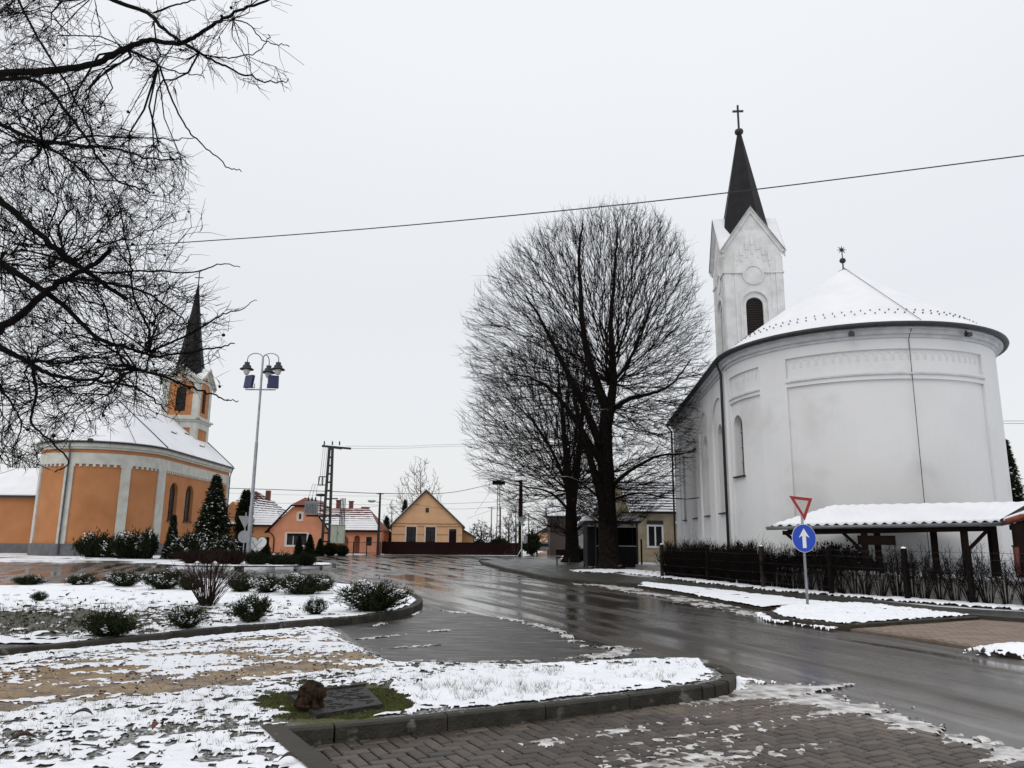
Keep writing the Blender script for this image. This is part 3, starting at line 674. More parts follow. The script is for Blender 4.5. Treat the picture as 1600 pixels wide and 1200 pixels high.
def arch_band(b, path, o, w_, off, dep, mi=0):       # raised surround following an arched opening
    n = 20; cx_ = (o['a']+o['b'])/2; r = (o['b']-o['a'])/2; rise = o.get('rise', r); zs = o['t']-rise
    I = [(o['a'], o['z'])]+[(cx_-r*math.cos(PI*i/n), zs+rise*math.sin(PI*i/n)) for i in range(n+1)]+[(o['b'], o['z'])]
    O = [(o['a']-w_, o['z'])]+[(cx_-(r+w_)*math.cos(PI*i/n), zs+(rise+w_)*math.sin(PI*i/n)) for i in range(n+1)]+[(o['b']+w_, o['z'])]
    q = lambda p, f: (*path.pt(p[0], f), p[1])
    for i in range(len(I)-1):
        b.face([q(I[i], off+dep), q(I[i+1], off+dep), q(O[i+1], off+dep), q(O[i], off+dep)], mi)
        b.face([q(O[i], off), q(O[i+1], off), q(O[i+1], off+dep), q(O[i], off+dep)], mi); b.face([q(I[i], off), q(I[i+1], off), q(I[i+1], off+dep), q(I[i], off+dep)], mi)
def nave_roof(root, R, L, ze, zr, mroof, ridge_lines=None, thick=.07, hipback=0, wavy=.0, y_tail=None):
    path = NavePath(R, L); k = int(path.total/.22); us = [path.total*i/k for i in range(k+1)]
    us = sorted(set(us+[path.L, path.L+path.arc])); nv = 10
    def ridge(u):
        if u < L: return (0, L-u)
        if u < L+path.arc: return (0, 0)
        return (0, u-L-path.arc)
    def surf(off, dz, ext):
        V = []; F = []
        for i, u in enumerate(us):
            e = path.pt(u, ext + (wavy*math.cos(u*2*PI/.3) if wavy else 0)); r_ = ridge(u)
            for j in range(nv+1):
                t = j/nv; V.append((e[0]+(r_[0]-e[0])*t, e[1]+(r_[1]-e[1])*t, ze+dz+(zr-ze)*t))
        for i in range(len(us)-1):
            for j in range(nv): a = i*(nv+1)+j; F.append((a, a+nv+1, a+nv+2, a+1))
        return V, F
    b = MB(); V, F = surf(0, -.0, .02); b.v = V; b.f = F; b.m = [0]*len(F); b.sm = [True]*len(F)
    b.face([(-R-.02, L, ze), (R+.02, L, ze), (0, L, zr)]); rf = b.build('roof', mroof, root)
    b = MB(); V, F = surf(0, thick, -.05); b.v = [(x, y, z+.02*math.sin(x*1.7+y)*math.sin(y*1.3)) for x, y, z in V]; b.f = F; b.m = [0]*len(F); b.sm = [True]*len(F)
    n0 = len(b.v)                                   # snow edge
    for i in range(len(us)-1):
        a = i*(nv+1); c = (i+1)*(nv+1); p, q = b.v[a], b.v[c]
        b.face([p, q, (q[0], q[1], q[2]-thick), (p[0], p[1], p[2]-thick)])
    b.build('roof_snow', ROOFSNOW, rf); return rf, path

# ---------------------------------------------------------------- white church
wc = thing('church', 'large white church with snowy conical roof over its round end', 'church', (14.4, 31.8, 0), -.085)
WR, WL = 5.2, 18.6; WP = NavePath(WR, WL); ZE = 9.3
U = WP.ang
big = dict(a=U(224.5), b=U(308), z=1.2, t=7.36); lef = dict(a=U(183.5), b=U(210.5), z=1.2, t=7.3)
fr1 = dict(a=U(224.5), b=U(308), z=7.68, t=8.46); fr2 = dict(a=U(183.5), b=U(210.5), z=7.6, t=8.40)
navep = []
for k in range(4): c = WL-2.6-k*4.1; navep.append(dict(a=c-1.45, b=c+1.45, z=1.3, t=8.1, arch=True, rise=1.0))
b = MB(); wall(b, WP, 0, WP.total, .9, ZE-.02, [big, lef, fr1, fr2]+navep, .0, .09); wo = b.build('wall', WHITEW, wc)
wins = [dict(a=U(185.2), b=U(195.2), z=4.25, t=6.75, arch=True)]
for p in navep: c = (p['a']+p['b'])/2; wins.append(dict(a=c-.55, b=c+.55, z=2.9, t=6.9, arch=True))
b = MB(); wall(b, WP, 0.01, WP.total-.01, .9, ZE-.1, wins, -.09, .30); b.build('recessed_wall', WHITEW, wc)
b = MB(); band(b, WP, 0, WP.total, 0, .9, -.05, .06); band(b, WP, 0, WP.total, .9, 1.0, -.05, .09, 0); b.build('plinth', TRIMW, wc)
for wn in wins:
    b = MB(); fill(b, WP, wn, -.385, 0, .02); w_ = b.build('window', GLASS, wc)
    b = MB(); c = (wn['a']+wn['b'])/2
    for uu in (c,): band(b, WP, uu-.025, uu+.025, wn['z'], wn['t']-.05, -.38, -.34)
    for zz in np.arange(wn['z']+.6, wn['t']-.4, .62): band(b, WP, wn['a'], wn['b'], zz, zz+.05, -.38, -.345)
    b.build('glazing_bar', GALV, w_)
    b = MB(); band(b, WP, wn['a']-.08, wn['b']+.08, wn['z']-.06, wn['z']+.0, -.3, .03); b.build('window_sill', DARKMET, w_)
# frieze scallops, mouldings
for fr in (fr1, fr2):
    b = MB(); n = 26 if fr is fr1 else 9; du = (fr['b']-fr['a'])/n
    for i in range(n):
        u = fr['a']+du*i; arc_o = dict(a=u+.05, b=u+du-.05, z=fr['z']+.38, t=fr['t']-.12, arch=True)
        arch_band(b, WP, arc_o, .025, -.09, .014)
    b.build('frieze', WHITEW, wc)
b = MB()
band(b, WP, fr1['a']-.02, fr1['b']+.02, 7.52, 7.58, 0, .05); band(b, WP, fr2['a']-.02, fr2['b']+.02, 7.44, 7.50, 0, .05)
band(b, WP, 0, WP.total, 8.86, 8.98, 0, .07); band(b, WP, 0, WP.total, 8.98, 9.14, 0, .16); band(b, WP, 0, WP.total, 9.14, 9.24, 0, .30); b.build('cornice', TRIMW, wc)
b = MB()                                           # corner pilaster strip beside the downpipe
band(b, WP, WL-.55, WL-.02, 1.0, 8.84, 0, .10)
b.build('pilaster', WHITEW, wc)
rf, RP = nave_roof(wc, 5.55, WL+.3, ZE, 13.28, TILEBR, thick=.09, wavy=.012)
b = MB(); k = 120; pts = [(*RP.pt(RP.total*i/k, .06), ZE-.03) for i in range(k+1)]
b.tube(pts, .10, 8); b.build('gutter', DARKMET, rf)
b = MB(); band(b, RP, 0, RP.total, ZE-.10, ZE-.02, -.4, .0); b.build('soffit', DARKMET, rf)
b = MB()                                           # snow guards in two broken rows
for row, (t, dz) in enumerate(((.13, .10), (.18, .10))):
    for i in range(44):
        u = WL+.3 + (i+.5*row)*RP.arc/44; u += .08*row
        e = RP.pt(u, 0); x = e[0]*(1-t); y = e[1]*(1-t); z = ZE+(13.28-ZE)*t+.10
        b.box((x, y, z), (.045, .04, .045), math.atan2(y, x)); 
b.build('snow_guard', GUTTER, rf, 'stuff')
b = MB(); e = RP.pt(RP.ang(276), .0); b.tube([(e[0], e[1], ZE+.12), (0, 0, 13.42)], .012, 5); b.build('lightning_cable', GUTTER, rf)
b = MB(); b.tube([(0, 0, 13.2), (0, 0, 13.75)], .03, 6); b.lathe([(0, -.13), (.1, -.09), (.14, 0), (.1, .09), (0, .13)], (0, 0, 13.72), 10); b.tube([(0, 0, 13.8), (0, 0, 14.15)], .022, 6)
b.lathe([(.22, 0), (.10, .05), (.03, .14), (.03, .2)], (0, 0, 13.24), 8)
for a in range(8):
    ca_, sa_ = math.cos(a*PI/4), math.sin(a*PI/4); b.prism([(-.035*sa_, 0, 14.22+.035*ca_), (.035*sa_, 0, 14.22-.035*ca_), (.2*ca_, 0, 14.22+.2*sa_)], (0, .03, 0))
b.build('finial', IRON, rf)
# lightning cable and downpipes
b = MB(); ua = U(272.4); b.tube([(*WP.pt(ua, .03), 1.0), (*WP.pt(ua, .03), 8.8), (*RP.pt(RP.ang(273), -.1), 9.2)], .012, 5); b.build('lightning_cable', DARKMET, wc)
b = MB(); b.tube([(*RP.pt(WL+.1, .05), 9.2), (*WP.pt(WL-.25, .2), 8.75), (*WP.pt(WL-.25, .2), .3)], .06, 8)
b.build('downpipe', DARKMET, wc)
b = MB(); b.tube([(*RP.pt(.2, .05), 9.2), (*WP.pt(.15, .15), 8.75), (*WP.pt(.15, .15), .3)], .06, 8); b.build('downpipe', DARKMET, wc)
for dg in (251.5, 295):
    b = MB(); p = WP.pt(U(dg), .38); a = math.atan2(p[1], p[0]); b.box((p[0], p[1], 8.98), (.16, .2, .14), a); p = WP.pt(U(dg), .30); b.box((p[0], p[1], 9.08), (.05, .05, .12), a); b.build('floodlight', IRON, wc)
# tower (front face towards the camera)
TH = 1.86; TY0, TY1 = 16.25, 16.25+2*TH
tw = bpy.data.objects.new('tower', None); COL.objects.link(tw); tw.parent = wc
corners = [(-TH, TY0), (TH, TY0), (TH, TY1), (-TH, TY1)]
b = MB(); bo = MB(); trim = MB()
EZ, GZ = 20.7, 23.5
for i in range(4):
    a_, c_ = corners[i], corners[(i+1) % 4]; lp = LinePath(a_, c_); W = lp.total; m_ = W/2
    win = dict(a=m_-.55, b=m_+.55, z=13.4, t=17.35, arch=True)
    win2 = dict(a=m_-.82, b=m_+.82, z=12.6, t=17.70, arch=True)
    disc = dict(a=m_-.62, b=m_+.62, z=18.75, t=19.37, arch=True)
    gab = ([0, m_, W], [EZ, GZ, EZ])
    wall(b, lp, 0, W, 6, 20, [win2], .0, .10, top=gab)
    wall(b, lp, .02, W-.02, 6, 19, [win], -.10, .25)
    lou = MB(); fill(lou, lp, win, -.34, 0, .02)
    for zz in np.arange(win['z']+.1, win['t']-.1, .16):
        hw = .55 if zz < win['t']-.55 else math.sqrt(max(.01, .55**2-(zz-win['t']+.55)**2)); band(lou, lp, m_-hw, m_+hw, zz, zz+.03, -.34, -.22)
    lou.build('louvre', LOUV, tw)
    arch_band(trim, lp, win2, .10, .0, .07)
    # string course stepping round the disc
    band(trim, lp, -.08, m_-.72, 18.95, 19.07, 0, .12); band(trim, lp, m_+.72, W+.08, 18.95, 19.07, 0, .12)
    n = 28; ring = [(m_+math.cos(2*PI*k/n), 18.86+math.sin(2*PI*k/n)) for k in range(n)]
    for k in range(n):
        (x0, z0), (x1, z1) = ring[k], ring[(k+1) % n]; f = lambda x, z, s_, o: (*lp.pt(m_+(x-m_)*s_, o), 18.86+(z-18.86)*s_)
        trim.face([f(x0, z0, .58, .06), f(x1, z1, .58, .06), f(x1, z1, .70, .06), f(x0, z0, .70, .06)]); trim.face([f(x0, z0, .70, 0), f(x1, z1, .70, 0), f(x1, z1, .70, .06), f(x0, z0, .70, .06)]); trim.face([f(x0, z0, .58, 0), f(x1, z1, .58, 0), f(x1, z1, .58, .06), f(x0, z0, .58, .06)])
    # stepped corbels under the gable
    for k, hh in ((-3, 0.1), (-2, .55), (-1, 1.0), (0, 1.4), (1, 1.0), (2, .55), (3, .1)):
        u = m_+k*.36; band(trim, lp, u-.10, u+.10, 19.75+hh*.85, 20.25+hh*.95, 0, .07); band(trim, lp, u-.045, u+.045, 19.45+hh*.6, 19.75+hh*.85, 0, .05)
    band(trim, lp, m_-1.22, m_-1.12, 12, 19.9, 0, .05); band(trim, lp, m_+1.12, m_+1.22, 12, 19.9, 0, .05)
    band(trim, lp, 0, .42, 6, 20.1, 0, .06); band(trim, lp, W-.42, W, 6, 20.1, 0, .06)
    # raking cornice
    for (ua_, za_, ub_, zb_) in ((-.25, EZ-.22, m_, GZ+.06), (W+.25, EZ-.22, m_, GZ+.06)):
        for (o0, o1, d0, d1) in ((0, .12, -.42, -.12), (0, .25, -.12, .06)):
            q = lambda u, z, o: (*lp.pt(u, o), z)
            trim.face([q(ua_, za_+d0, o1), q(ub_, zb_+d0, o1), q(ub_, zb_+d1, o1), q(ua_, za_+d1, o1)]); trim.face([q(ua_, za_+d0, o0), q(ub_, zb_+d0, o0), q(ub_, zb_+d0, o1), q(ua_, za_+d0, o1)])
b.build('tower_wall', TOWERW, tw); trim.build('tower_trim', TOWERW, tw)
# cross gable roofs with snow + black octagonal spire
ctr = (0, (TY0+TY1)/2); b = MB(); sn = MB(); ov = .30
def crossroof(b, up, hw, ez, gz, cx_=0, cy_=0):
    for s_ in (0, 1, 2, 3):
        a = s_*PI/2; co, si = math.cos(a), math.sin(a); R_ = lambda x, y, z: (cx_+x*co-y*si, cy_+x*si+y*co, z+up)
        slope = (gz-ez)/hw
        for q in (-1, 1): b.face([R_(0, -hw-ov, gz), R_(q*(hw+ov*.8), -hw-ov, ez-slope*ov*.8), R_(q*(hw+ov*.8), -hw-ov*.8, ez-slope*ov*.8), R_(0, 0, gz)])
crossroof(b, .07, TH, EZ, GZ, *ctr); b.build('gable_roof', SLATE, tw)
crossroof(sn, .11, TH-.01, EZ+.02, GZ+.0, *ctr)
sn.build('roof_snow', ROOFSNOW, tw)
b = MB(); b.lathe([(1.85, 21.3), (1.72, 22.0), (1.58, 22.7), (1.15, 24.9), (.58, 27.8), (.17, 29.9), (.12, 30.0)], (*ctr, 0), 8, 0, False); b.build('spire', SLATE, tw)
b = MB(); b.lathe([(0, 29.9), (.16, 29.95), (.28, 30.05), (.31, 30.18), (.28, 30.3), (.14, 30.4), (0, 30.42)], (*ctr, 0), 12); b.box((*ctr, 31.3), (.13, .10, 1.9)); b.box((*ctr, 31.78), (.76, .10, .13))
b.build('cross', IRON, tw)

# ---------------------------------------------------------------- orange church
oc = thing('church', 'orange and cream church with snowy roof and slim dark spire behind bare branches', 'church', (-34.2, 65.0, 0), .035)
OR_, OL = 4.8, 17.0; OP = NavePath(OR_, OL); U = OP.ang; OE = 8.9
pan = [dict(a=U(180), b=U(214), z=1.0, t=7.15), dict(a=U(224), b=U(259.5), z=1.0, t=7.15), dict(a=U(268), b=U(309.3), z=1.0, t=7.15), dict(a=U(318), b=U(352), z=1.0, t=7.15)]
uR = OL+OP.arc
pan += [dict(a=uR+.65, b=uR+OL-.5, z=1.0, t=7.15), dict(a=.5, b=OL-.5, z=1.0, t=7.15)]
b = MB(); wall(b, OP, 0, OP.total, 1.0, 8.02, pan, .0, .12); b.build('pilaster_frame', CREAM, oc)
win = []
def hit_right(px, py):
    d = _ray(px, py); # meets the nave's right wall plane
    co, si = math.cos(.035), math.sin(.035); nx, ny = co, si; c0_ = ((-34.2)*nx+65*ny)+OR_-.12; t = c0_/(d[0]*nx+d[1]*ny); X_, Y_ = d[0]*t, d[1]*t; return -(X_+34.2)*si+(Y_-65)*co, EYE+d[2]*t
for pa, pb in ((264, 277), (289, 302)):
    ya, _ = hit_right(pa, 780); yb, _ = hit_right(pb, 780); win.append(dict(a=uR+ya+.02, b=uR+yb-.02, z=3.0, t=6.3, arch=True))
win.append(dict(a=uR+13.2, b=uR+14.6, z=3.0, t=6.3, arch=True))
b = MB(); wall(b, OP, .01, OP.total-.01, 1.0, 7.9, win, -.12, .3); b.build('wall', ORANGE, oc)
for wn in win:
    b = MB(); fill(b, OP, wn, -.4, 0, .02); w_ = b.build('window', GLASS, oc)
    b = MB(); c = (wn['a']+wn['b'])/2; band(b, OP, c-.03, c+.03, wn['z'], wn['t'], -.4, -.35)
    for zz in np.arange(wn['z']+.5, wn['t'], .6): band(b, OP, wn['a'], wn['b'], zz, zz+.05, -.4, -.36)
    b.build('glazing_bar', LOUV, w_)
    b = MB(); band(b, OP, wn['a']-.1, wn['b']+.1, wn['z']-.1, wn['z'], -.35, -.02); b.build('window_sill', DARKMET, w_)
# corbel teeth hanging under the frieze
b = MB()
for p in pan:
    n = max(3, int((p['b']-p['a'])/.44)); du = (p['b']-p['a'])/n
    for i in range(n+1):
        u = p['a']+du*i; ua_, ub_ = max(p['a'], u-.10), min(p['b'], u+.10)
        if ub_-ua_ > .04: band(b, OP, ua_, ub_, 6.95, 7.16, -.12, -.005)
    for i in range(n):
        u = p['a']+du*i; q = dict(a=u+.10, b=u+du-.10, z=7.10, t=7.3, arch=True, rise=.12)
b.build('corbel', CREAM, oc, 'stuff')
b = MB(); band(b, OP, 0, OP.total, 8.02, 8.32, -.05, -.02); b.build('frieze_band', ORANGE, oc)
b = MB(); band(b, OP, 0, OP.total, 8.32, 8.50, -.05, .12); band(b, OP, 0, OP.total, 8.50, 8.72, -.05, .24); b.build('cornice', CREAM, oc)
b = MB(); band(b, OP, 0, OP.total, 0, 1.0, -.1, .05); b.build('plinth', PLINTH, oc)
rf, RP = nave_roof(oc, 5.08, OL+.3, OE, 13.3, TILEBR, thick=.10)
b = MB(); pts = [(*RP.pt(RP.total*i/120, .05), OE-.04) for i in range(121)]; b.tube(pts, .08, 8); b.build('gutter', DARKMET, rf)
b = MB(); band(b, RP, 0, RP.total, OE-.16, OE-.03, -.35, .0); b.build('soffit', CREAM, rf)
for deg, rr, mm in ((358, .045, DARKMET), (318, .018, GUTTER), (270, .012, GUTTER), (235, .012, GUTTER)):
    e = RP.pt(RP.ang(deg), .0); b = MB(); b.tube([(e[0], e[1], OE+.10), (0, 0, 13.44)], rr, 6); b.build('ridge_cap', mm, rf)
b = MB(); b.tube([(0, 0, 13.40), (0, OL, 13.40)], .05, 6); b.build('ridge_cap', DARKMET, rf)
e = (5.05, OL+.25); b = MB(); b.tube([(e[0], e[1], OE+.10), (0, OL+.25, 13.44)], .07, 6); b.build('verge_cap', DARKMET, rf)
for yy, t in ((7.0, .5), (12.5, .36), (11.8, .62)):                  # snow boards on the roof slope
    x = 5.08*(1-t); z = OE+(13.3-OE)*t+.16; b = MB(); b.bar((x, yy-.5, z), (x-.0, yy+.5, z-.02), .06, .07); b.tube([(x+.1, yy+.5, z-.1), (x+.1, yy+.5, z+.12)], .025, 5); b.tube([(x, yy-.5, z-.1), (x, yy-.5, z+.1)], .025, 5); b.build('snow_board', DARKMET, rf)
b = MB(); ug = U(263.6); b.tube([(*RP.pt(RP.ang(263.6), .02), 8.8), (*OP.pt(ug, .28), 8.4), (*OP.pt(ug, .12), 7.9), (*OP.pt(ug, .12), .2)], .07, 8); b.build('downpipe', GUTTER, oc)
b = MB(); ug = OP.total-.2; b.tube([(*RP.pt(RP.total-.2, .02), 8.8), (*OP.pt(ug, .14), 8.0), (*OP.pt(ug, .14), .2)], .06, 8); b.build('downpipe', DARKMET, oc)
b = MB(); p = RP.pt(RP.ang(281), .05); b.box((p[0], p[1], 9.0), (.3, .3, .22)); b.build('floodlight', IRON, oc)
# orange tower
tw = bpy.data.objects.new('tower', None); COL.objects.link(tw); tw.parent = oc
TH = 1.85; cxo, cyo = .45, 14.9; corners = [(cxo-TH, cyo-TH), (cxo+TH, cyo-TH), (cxo+TH, cyo+TH), (cxo-TH, cyo+TH)]
b = MB(); trim = MB()
for i in range(4):
    lp = LinePath(corners[i], corners[(i+1) % 4]); W = lp.total; m_ = W/2
    pn = dict(a=.62, b=W-.62, z=13.9, t=17.5, arch=True, rise=.35); pl = dict(a=.62, b=W-.62, z=9.8, t=12.6)
    wall(trim, lp, 0, W, 7.5, 18.2, [pl, pn], .0, .10, top=([0, m_, W], [17.6, 18.9, 17.6]))
    wn = dict(a=m_-.52, b=m_+.52, z=14.35, t=16.95, arch=True)
    wall(b, lp, .02, W-.02, 7.5, 17.55, [wn], -.10, .2)
    lou = MB(); fill(lou, lp, wn, -.28, 0, .02)
    for zz in np.arange(wn['z']+.1, wn['t']-.1, .2):
        hw = .52 if zz < wn['t']-.52 else math.sqrt(max(.01, .52**2-(zz-wn['t']+.52)**2)); band(lou, lp, m_-hw, m_+hw, zz, zz+.04, -.28, -.16)
    lou.build('louvre', LOUV, tw)
    band(trim, lp, -.12, W+.12, 13.25, 13.45, -.02, .14); band(trim, lp, -.3, W+.3, 13.45, 13.62, -.02, .30)
    band(b, lp, m_-.3, m_+.3, 17.75, 18.15, -.02, .02)
    for (ua_, za_, ub_, zb_) in ((-.35, 17.35, m_, 19.15), (W+.35, 17.35, m_, 19.15)):
        for (o0, o1, d0, d1) in ((0, .16, -.38, -.12), (0, .36, -.12, .06)):
            q = lambda u, z, o: (*lp.pt(u, o), z)
            trim.face([q(ua_, za_+d0, o1), q(ub_, zb_+d0, o1), q(ub_, zb_+d1, o1), q(ua_, za_+d1, o1)]); trim.face([q(ua_, za_+d0, o0), q(ub_, zb_+d0, o0), q(ub_, zb_+d0, o1), q(ua_, za_+d0, o1)]); trim.face([q(ua_, za_+d1, o0), q(ub_, zb_+d1, o0), q(ub_, zb_+d1, o1), q(ua_, za_+d1, o1)])
b.build('tower_wall', ORANGE, tw); trim.build('tower_frame', CREAM, tw)
b = MB(); crossroof(b, .06, TH+.05, 17.6, 19.1, cxo, cyo); b.build('gable_roof', SLATE, tw); b = MB(); crossroof(b, .11, TH-.0, 17.62, 19.1, cxo, cyo); b.build('roof_snow', ROOFSNOW, tw)
b = MB(); b.lathe([(1.75, 18.3), (1.5, 19.0), (1.32, 19.8), (.9, 22.3), (.45, 25.6), (.07, 28.5)], (cxo, cyo, 0), 8, 0, False); b.build('spire', SLATE, tw)
b = MB(); b.box((cxo, cyo, 29.2), (.09, .08, 1.7)); b.box((cxo, cyo, 29.35), (.9, .08, .09)); b.lathe([(0, -.12), (.12, 0), (0, .12)], (cxo, cyo, 28.55), 8); b.build('cross', IRON, tw)
# low annexe left of the orange church
an = thing('outbuilding', 'low orange outbuilding with snow covered roof beside orange church', 'building', (-43.2, 68.6, 0))
b = MB(); b.box((-6, 3, 2.95), (19, 6, 4.1)); b.build('wall', ORANGE, an); b = MB(); b.box((-6, 3, .45), (19.1, 6.1, .9)); b.build('plinth', PLINTH, an)
b = MB(); b.prism([(3.6, -.35, 5.0), (3.6, 6.4, 5.0), (3.6, 3.0, 7.55)], (-19.4, 0, 0)); rfa = b.build('roof', ROOFDK, an)
b = MB(); b.prism([(3.3, -.32, 5.06), (3.3, 3.0, 7.62), (3.3, 3.0, 7.74), (3.3, -.30, 5.17)], (-19, 0, 0)); b.build('roof_snow', ROOFSNOW, rfa)
b = MB(); b.box((3.1, -.32, 4.96), (.5, .1, .12)); b.box((-6, -.36, 4.94), (19.2, .12, .14)); b.build('gutter', DARKMET, an)
b = MB()
for k in range(9): b.box((3.46, .1+k*.34, 5.32+k*.262), (.34, .12, .05))
b.build('verge_tile', ROOFDK, rfa, 'stuff')
b = MB(); b.box((2.55, -.06, 2.3), (.55, .1, .8)); b.build('meter_box', IRON, an)

# ================================================================== HOUSES
def stepped_roof(root, A, B, C, D, n, mtile, cover, seed=0, name='roof', nseg=14):
    """roof slope: eave A-B, ridge D-C; courses of tiles with lips, snow lying on them"""
    A, B, C, D = map(Vector, (A, B, C, D)); nrm = (B-A).cross(D-A).normalized()
    if nrm.z < 0: nrm = -nrm
    rr = random.Random(seed); t = MB(); s = MB()
    for k in range(n):
        f0, f1 = k/n, (k+1)/n; a0, b0 = A.lerp(D, f0), B.lerp(C, f0); a1, b1 = A.lerp(D, f1), B.lerp(C, f1)
        up0 = nrm*.07; up1 = nrm*.01
        t.face([a0+up0, b0+up0, b1+up1, a1+up1]); t.face([a0, b0, b0+up0, a0+up0])
        for j in range(nseg):
            cv = cover(k/n, (j+.5)/nseg) + rr.uniform(-.12, .12)
            if cv <= .12: continue
            cv = min(1, cv); g0, g1 = j/nseg, (j+1)/nseg; e0 = .10*min(1, 1.3-cv)+.04; e1 = min(1.0, e0+cv*.98)
            p = [a0.lerp(b0, g0), a0.lerp(b0, g1)]; q = [a1.lerp(b1, g0), a1.lerp(b1, g1)]
            P1 = p[0].lerp(q[0], e0)+nrm*.10; P2 = p[1].lerp(q[1], e0)+nrm*.10; P3 = p[1].lerp(q[1], e1)+nrm*.075; P4 = p[0].lerp(q[0], e1)+nrm*.075
            s.face([P1, P2, P3, P4]); s.face([P1-nrm*.05, P2-nrm*.05, P2, P1])
    r = t.build(name, mtile, root)
    if s.f: s.build('roof_snow', ROOFSNOW, r)
    return r
def window(root, c, w_, h_, mframe, mg=GLASS, fr=.08, bars=1, name='window', surround=None, y0=0, depth=.06):
    x, z = c; g = MB(); g.box((x, y0-.0, z), (w_, .04, h_)); wo_ = g.build(name, mg, root)
    f = MB(); d = depth
    for (bx, bz, sx, sz) in ((x-w_/2, z, fr, h_+fr), (x+w_/2, z, fr, h_+fr), (x, z-h_/2, w_-fr, fr), (x, z+h_/2, w_-fr, fr)): f.box((bx, y0-.03, bz), (sx, d, sz))
    for k in range(bars): f.box((x-w_/2+w_*(k+1)/(bars+1), y0-.028, z), (fr*.8, d*.8, h_-fr))
    f.build('frame', mframe, wo_)
    if surround:
        s = MB(); e = .16
        for (bx, bz, sx, sz) in ((x-w_/2-fr/2-e/2, z, e, h_+2*e), (x+w_/2+fr/2+e/2, z, e, h_+2*e), (x, z-h_/2-fr/2-e/2, w_+fr, e), (x, z+h_/2+fr/2+e/2, w_+fr, e)): s.box((bx, y0-.02, bz), (sx, .08, sz))
        s.build('surround', surround, wo_)
    return wo_
# yellow gable house
yh = thing('house', 'ochre yellow gabled house with two windows and dark door behind maroon fence', 'house', (-12.79, 84.3, 0), .10)
W = 7.57; YB = 3.1; YP = 6.75
b = MB(); b.prism([(0, 0, .3), (W, 0, .3), (W, 0, YB), (W/2-.25, 0, YP), (0, 0, YB)], (0, 12, 0)); b.build('wall', YELL, yh)
b = MB(); b.box((W/2, -.02, .2), (W+.06, .12, .4)); b.build('plinth', PLINTH, yh)
b = MB()
for s_ in (-1, 1):
    ax = W/2-.25; ex = -.32 if s_ < 0 else W+.3; ez = YB-.32; b.prism([(ax, -.28, YP+.02), (ex, -.28, ez), (ex, -.28, ez+.16), (ax, -.28, YP+.2)], (0, 12.4, 0))
rr_ = b.build('roof', TILEBR, yh)
b = MB()
for s_ in (-1, 1):
    ax = W/2-.25; ex = -.3 if s_ < 0 else W+.28; ez = YB-.3; b.prism([(ax, -.05, YP+.215), (ex, -.05, ez+.17), (ex, -.05, ez+.24), (ax, -.05, YP+.285)], (0, 12, 0))
b.build('roof_snow', ROOFSNOW, rr_)
b = MB(); b.box((W/2, -.03, 3.28), (W-.3, .06, .05)); b.box((W/2, -.03, 3.0), (W-.04, .06, .04))
for xx, ww in ((.8, 1.5), (3.12, 1.0), (5.36, 1.3), (7.3, .45)): b.box((xx, -.02, 2.13), (ww, .05, .04))
b.build('wall_moulding', YELLD, yh)
window(yh, (2.08, 2.1), .95, 1.55, BOARD, surround=PINKT, bars=1); window(yh, (4.15, 2.1), .95, 1.55, BOARD, surround=PINKT, bars=1)
b = MB(); b.box((3.72, -.02, 4.72), (.34, .06, .48)); b.build('attic_vent', LOUV, yh)
b = MB(); b.box((6.55, -.02, 1.45), (.75, .06, 2.1)); dr = b.build('door', BOARD, yh); b = MB(); b.box((6.55, -.03, 2.62), (.75, .06, .22)); b.build('transom_window', GLASS, dr)
b = MB(); b.box((6.1, -.03, 1.6), (.06, .08, 2.6)); b.box((7.0, -.03, 1.6), (.06, .08, 2.6)); b.build('frame', PINKT, dr)
b = MB(); b.prism([(W+.05, 1, 0), (W+1.3, 1, 0), (W+1.3, 1, 1.9), (W+.05, 1, 2.6)], (0, 6, 0)); b.build('lean_to', YELLD, yh); b = MB(); b.prism([(W+.05, .8, 2.62), (W+1.6, .8, 1.75), (W+1.6, .8, 1.9), (W+.05, .8, 2.8)], (0, 6.4, 0)); b.build('lean_to_roof', TILEBR, yh)
# maroon board fence
mf = thing('board_fence', 'low maroon board fence in front of the yellow house', 'fence', (-13.6, 83.2, 0))
b = MB(); nb = 122
for k in range(nb): b.box((k*.12+.06, random.uniform(-.004, .004), .68+random.uniform(-.01, .01)), (.1185, .03, 1.3))
b.build('board', BOARD, mf, 'stuff')
for k in range(8): b = MB(); b.box((k*2.08+.03, .07, .70), (.1, .1, 1.3)); b.build('post', WOOD, mf)
b = MB(); b.box((7.3, .04, .35), (14.6, .05, .09)); b.box((7.3, .04, 1.1), (14.6, .05, .09)); b.build('rail', BOARD, mf)
# pink gable house with right wing
ph = thing('house', 'salmon pink house with half hipped gable, arched porch and partly snowy red roof', 'house', (-24.6, 80.0, 0))
W = 5.9
b = MB(); b.prism([(0, 0, 0), (W, 0, 0), (W, 0, 2.45), (4.05, 0, 4.75), (2.15, 0, 4.75), (0, 0, 2.45)], (0, 9, 0)); b.build('wall', PINK, ph)
fasc = MB()
for (xa, za, xb, zb) in ((-.4, 2.05, 2.1, 4.82), (W+.35, 2.05, 4.1, 4.82)):
    fasc.prism([(xa, -.35, za), (xb, -.35, zb), (xb, -.35, zb+.16), (xa, -.35, za+.16)], (0, .3, 0))
fasc.box((3.1, -.35, 4.86), (2.1, .12, .14)); fasc.build('fascia', WOOD, ph)
snowlow = lambda f, g: 1.0-.9*max(0, (f-.35))*1.6
stepped_roof(ph, (-.45, 9.3, 2.1), (-.45, -.32, 2.1), (3.1, 1.2, 5.75), (3.1, 9.3, 5.75), 11, ROOFRED, lambda f, g: 1.0-f*.6, 3)
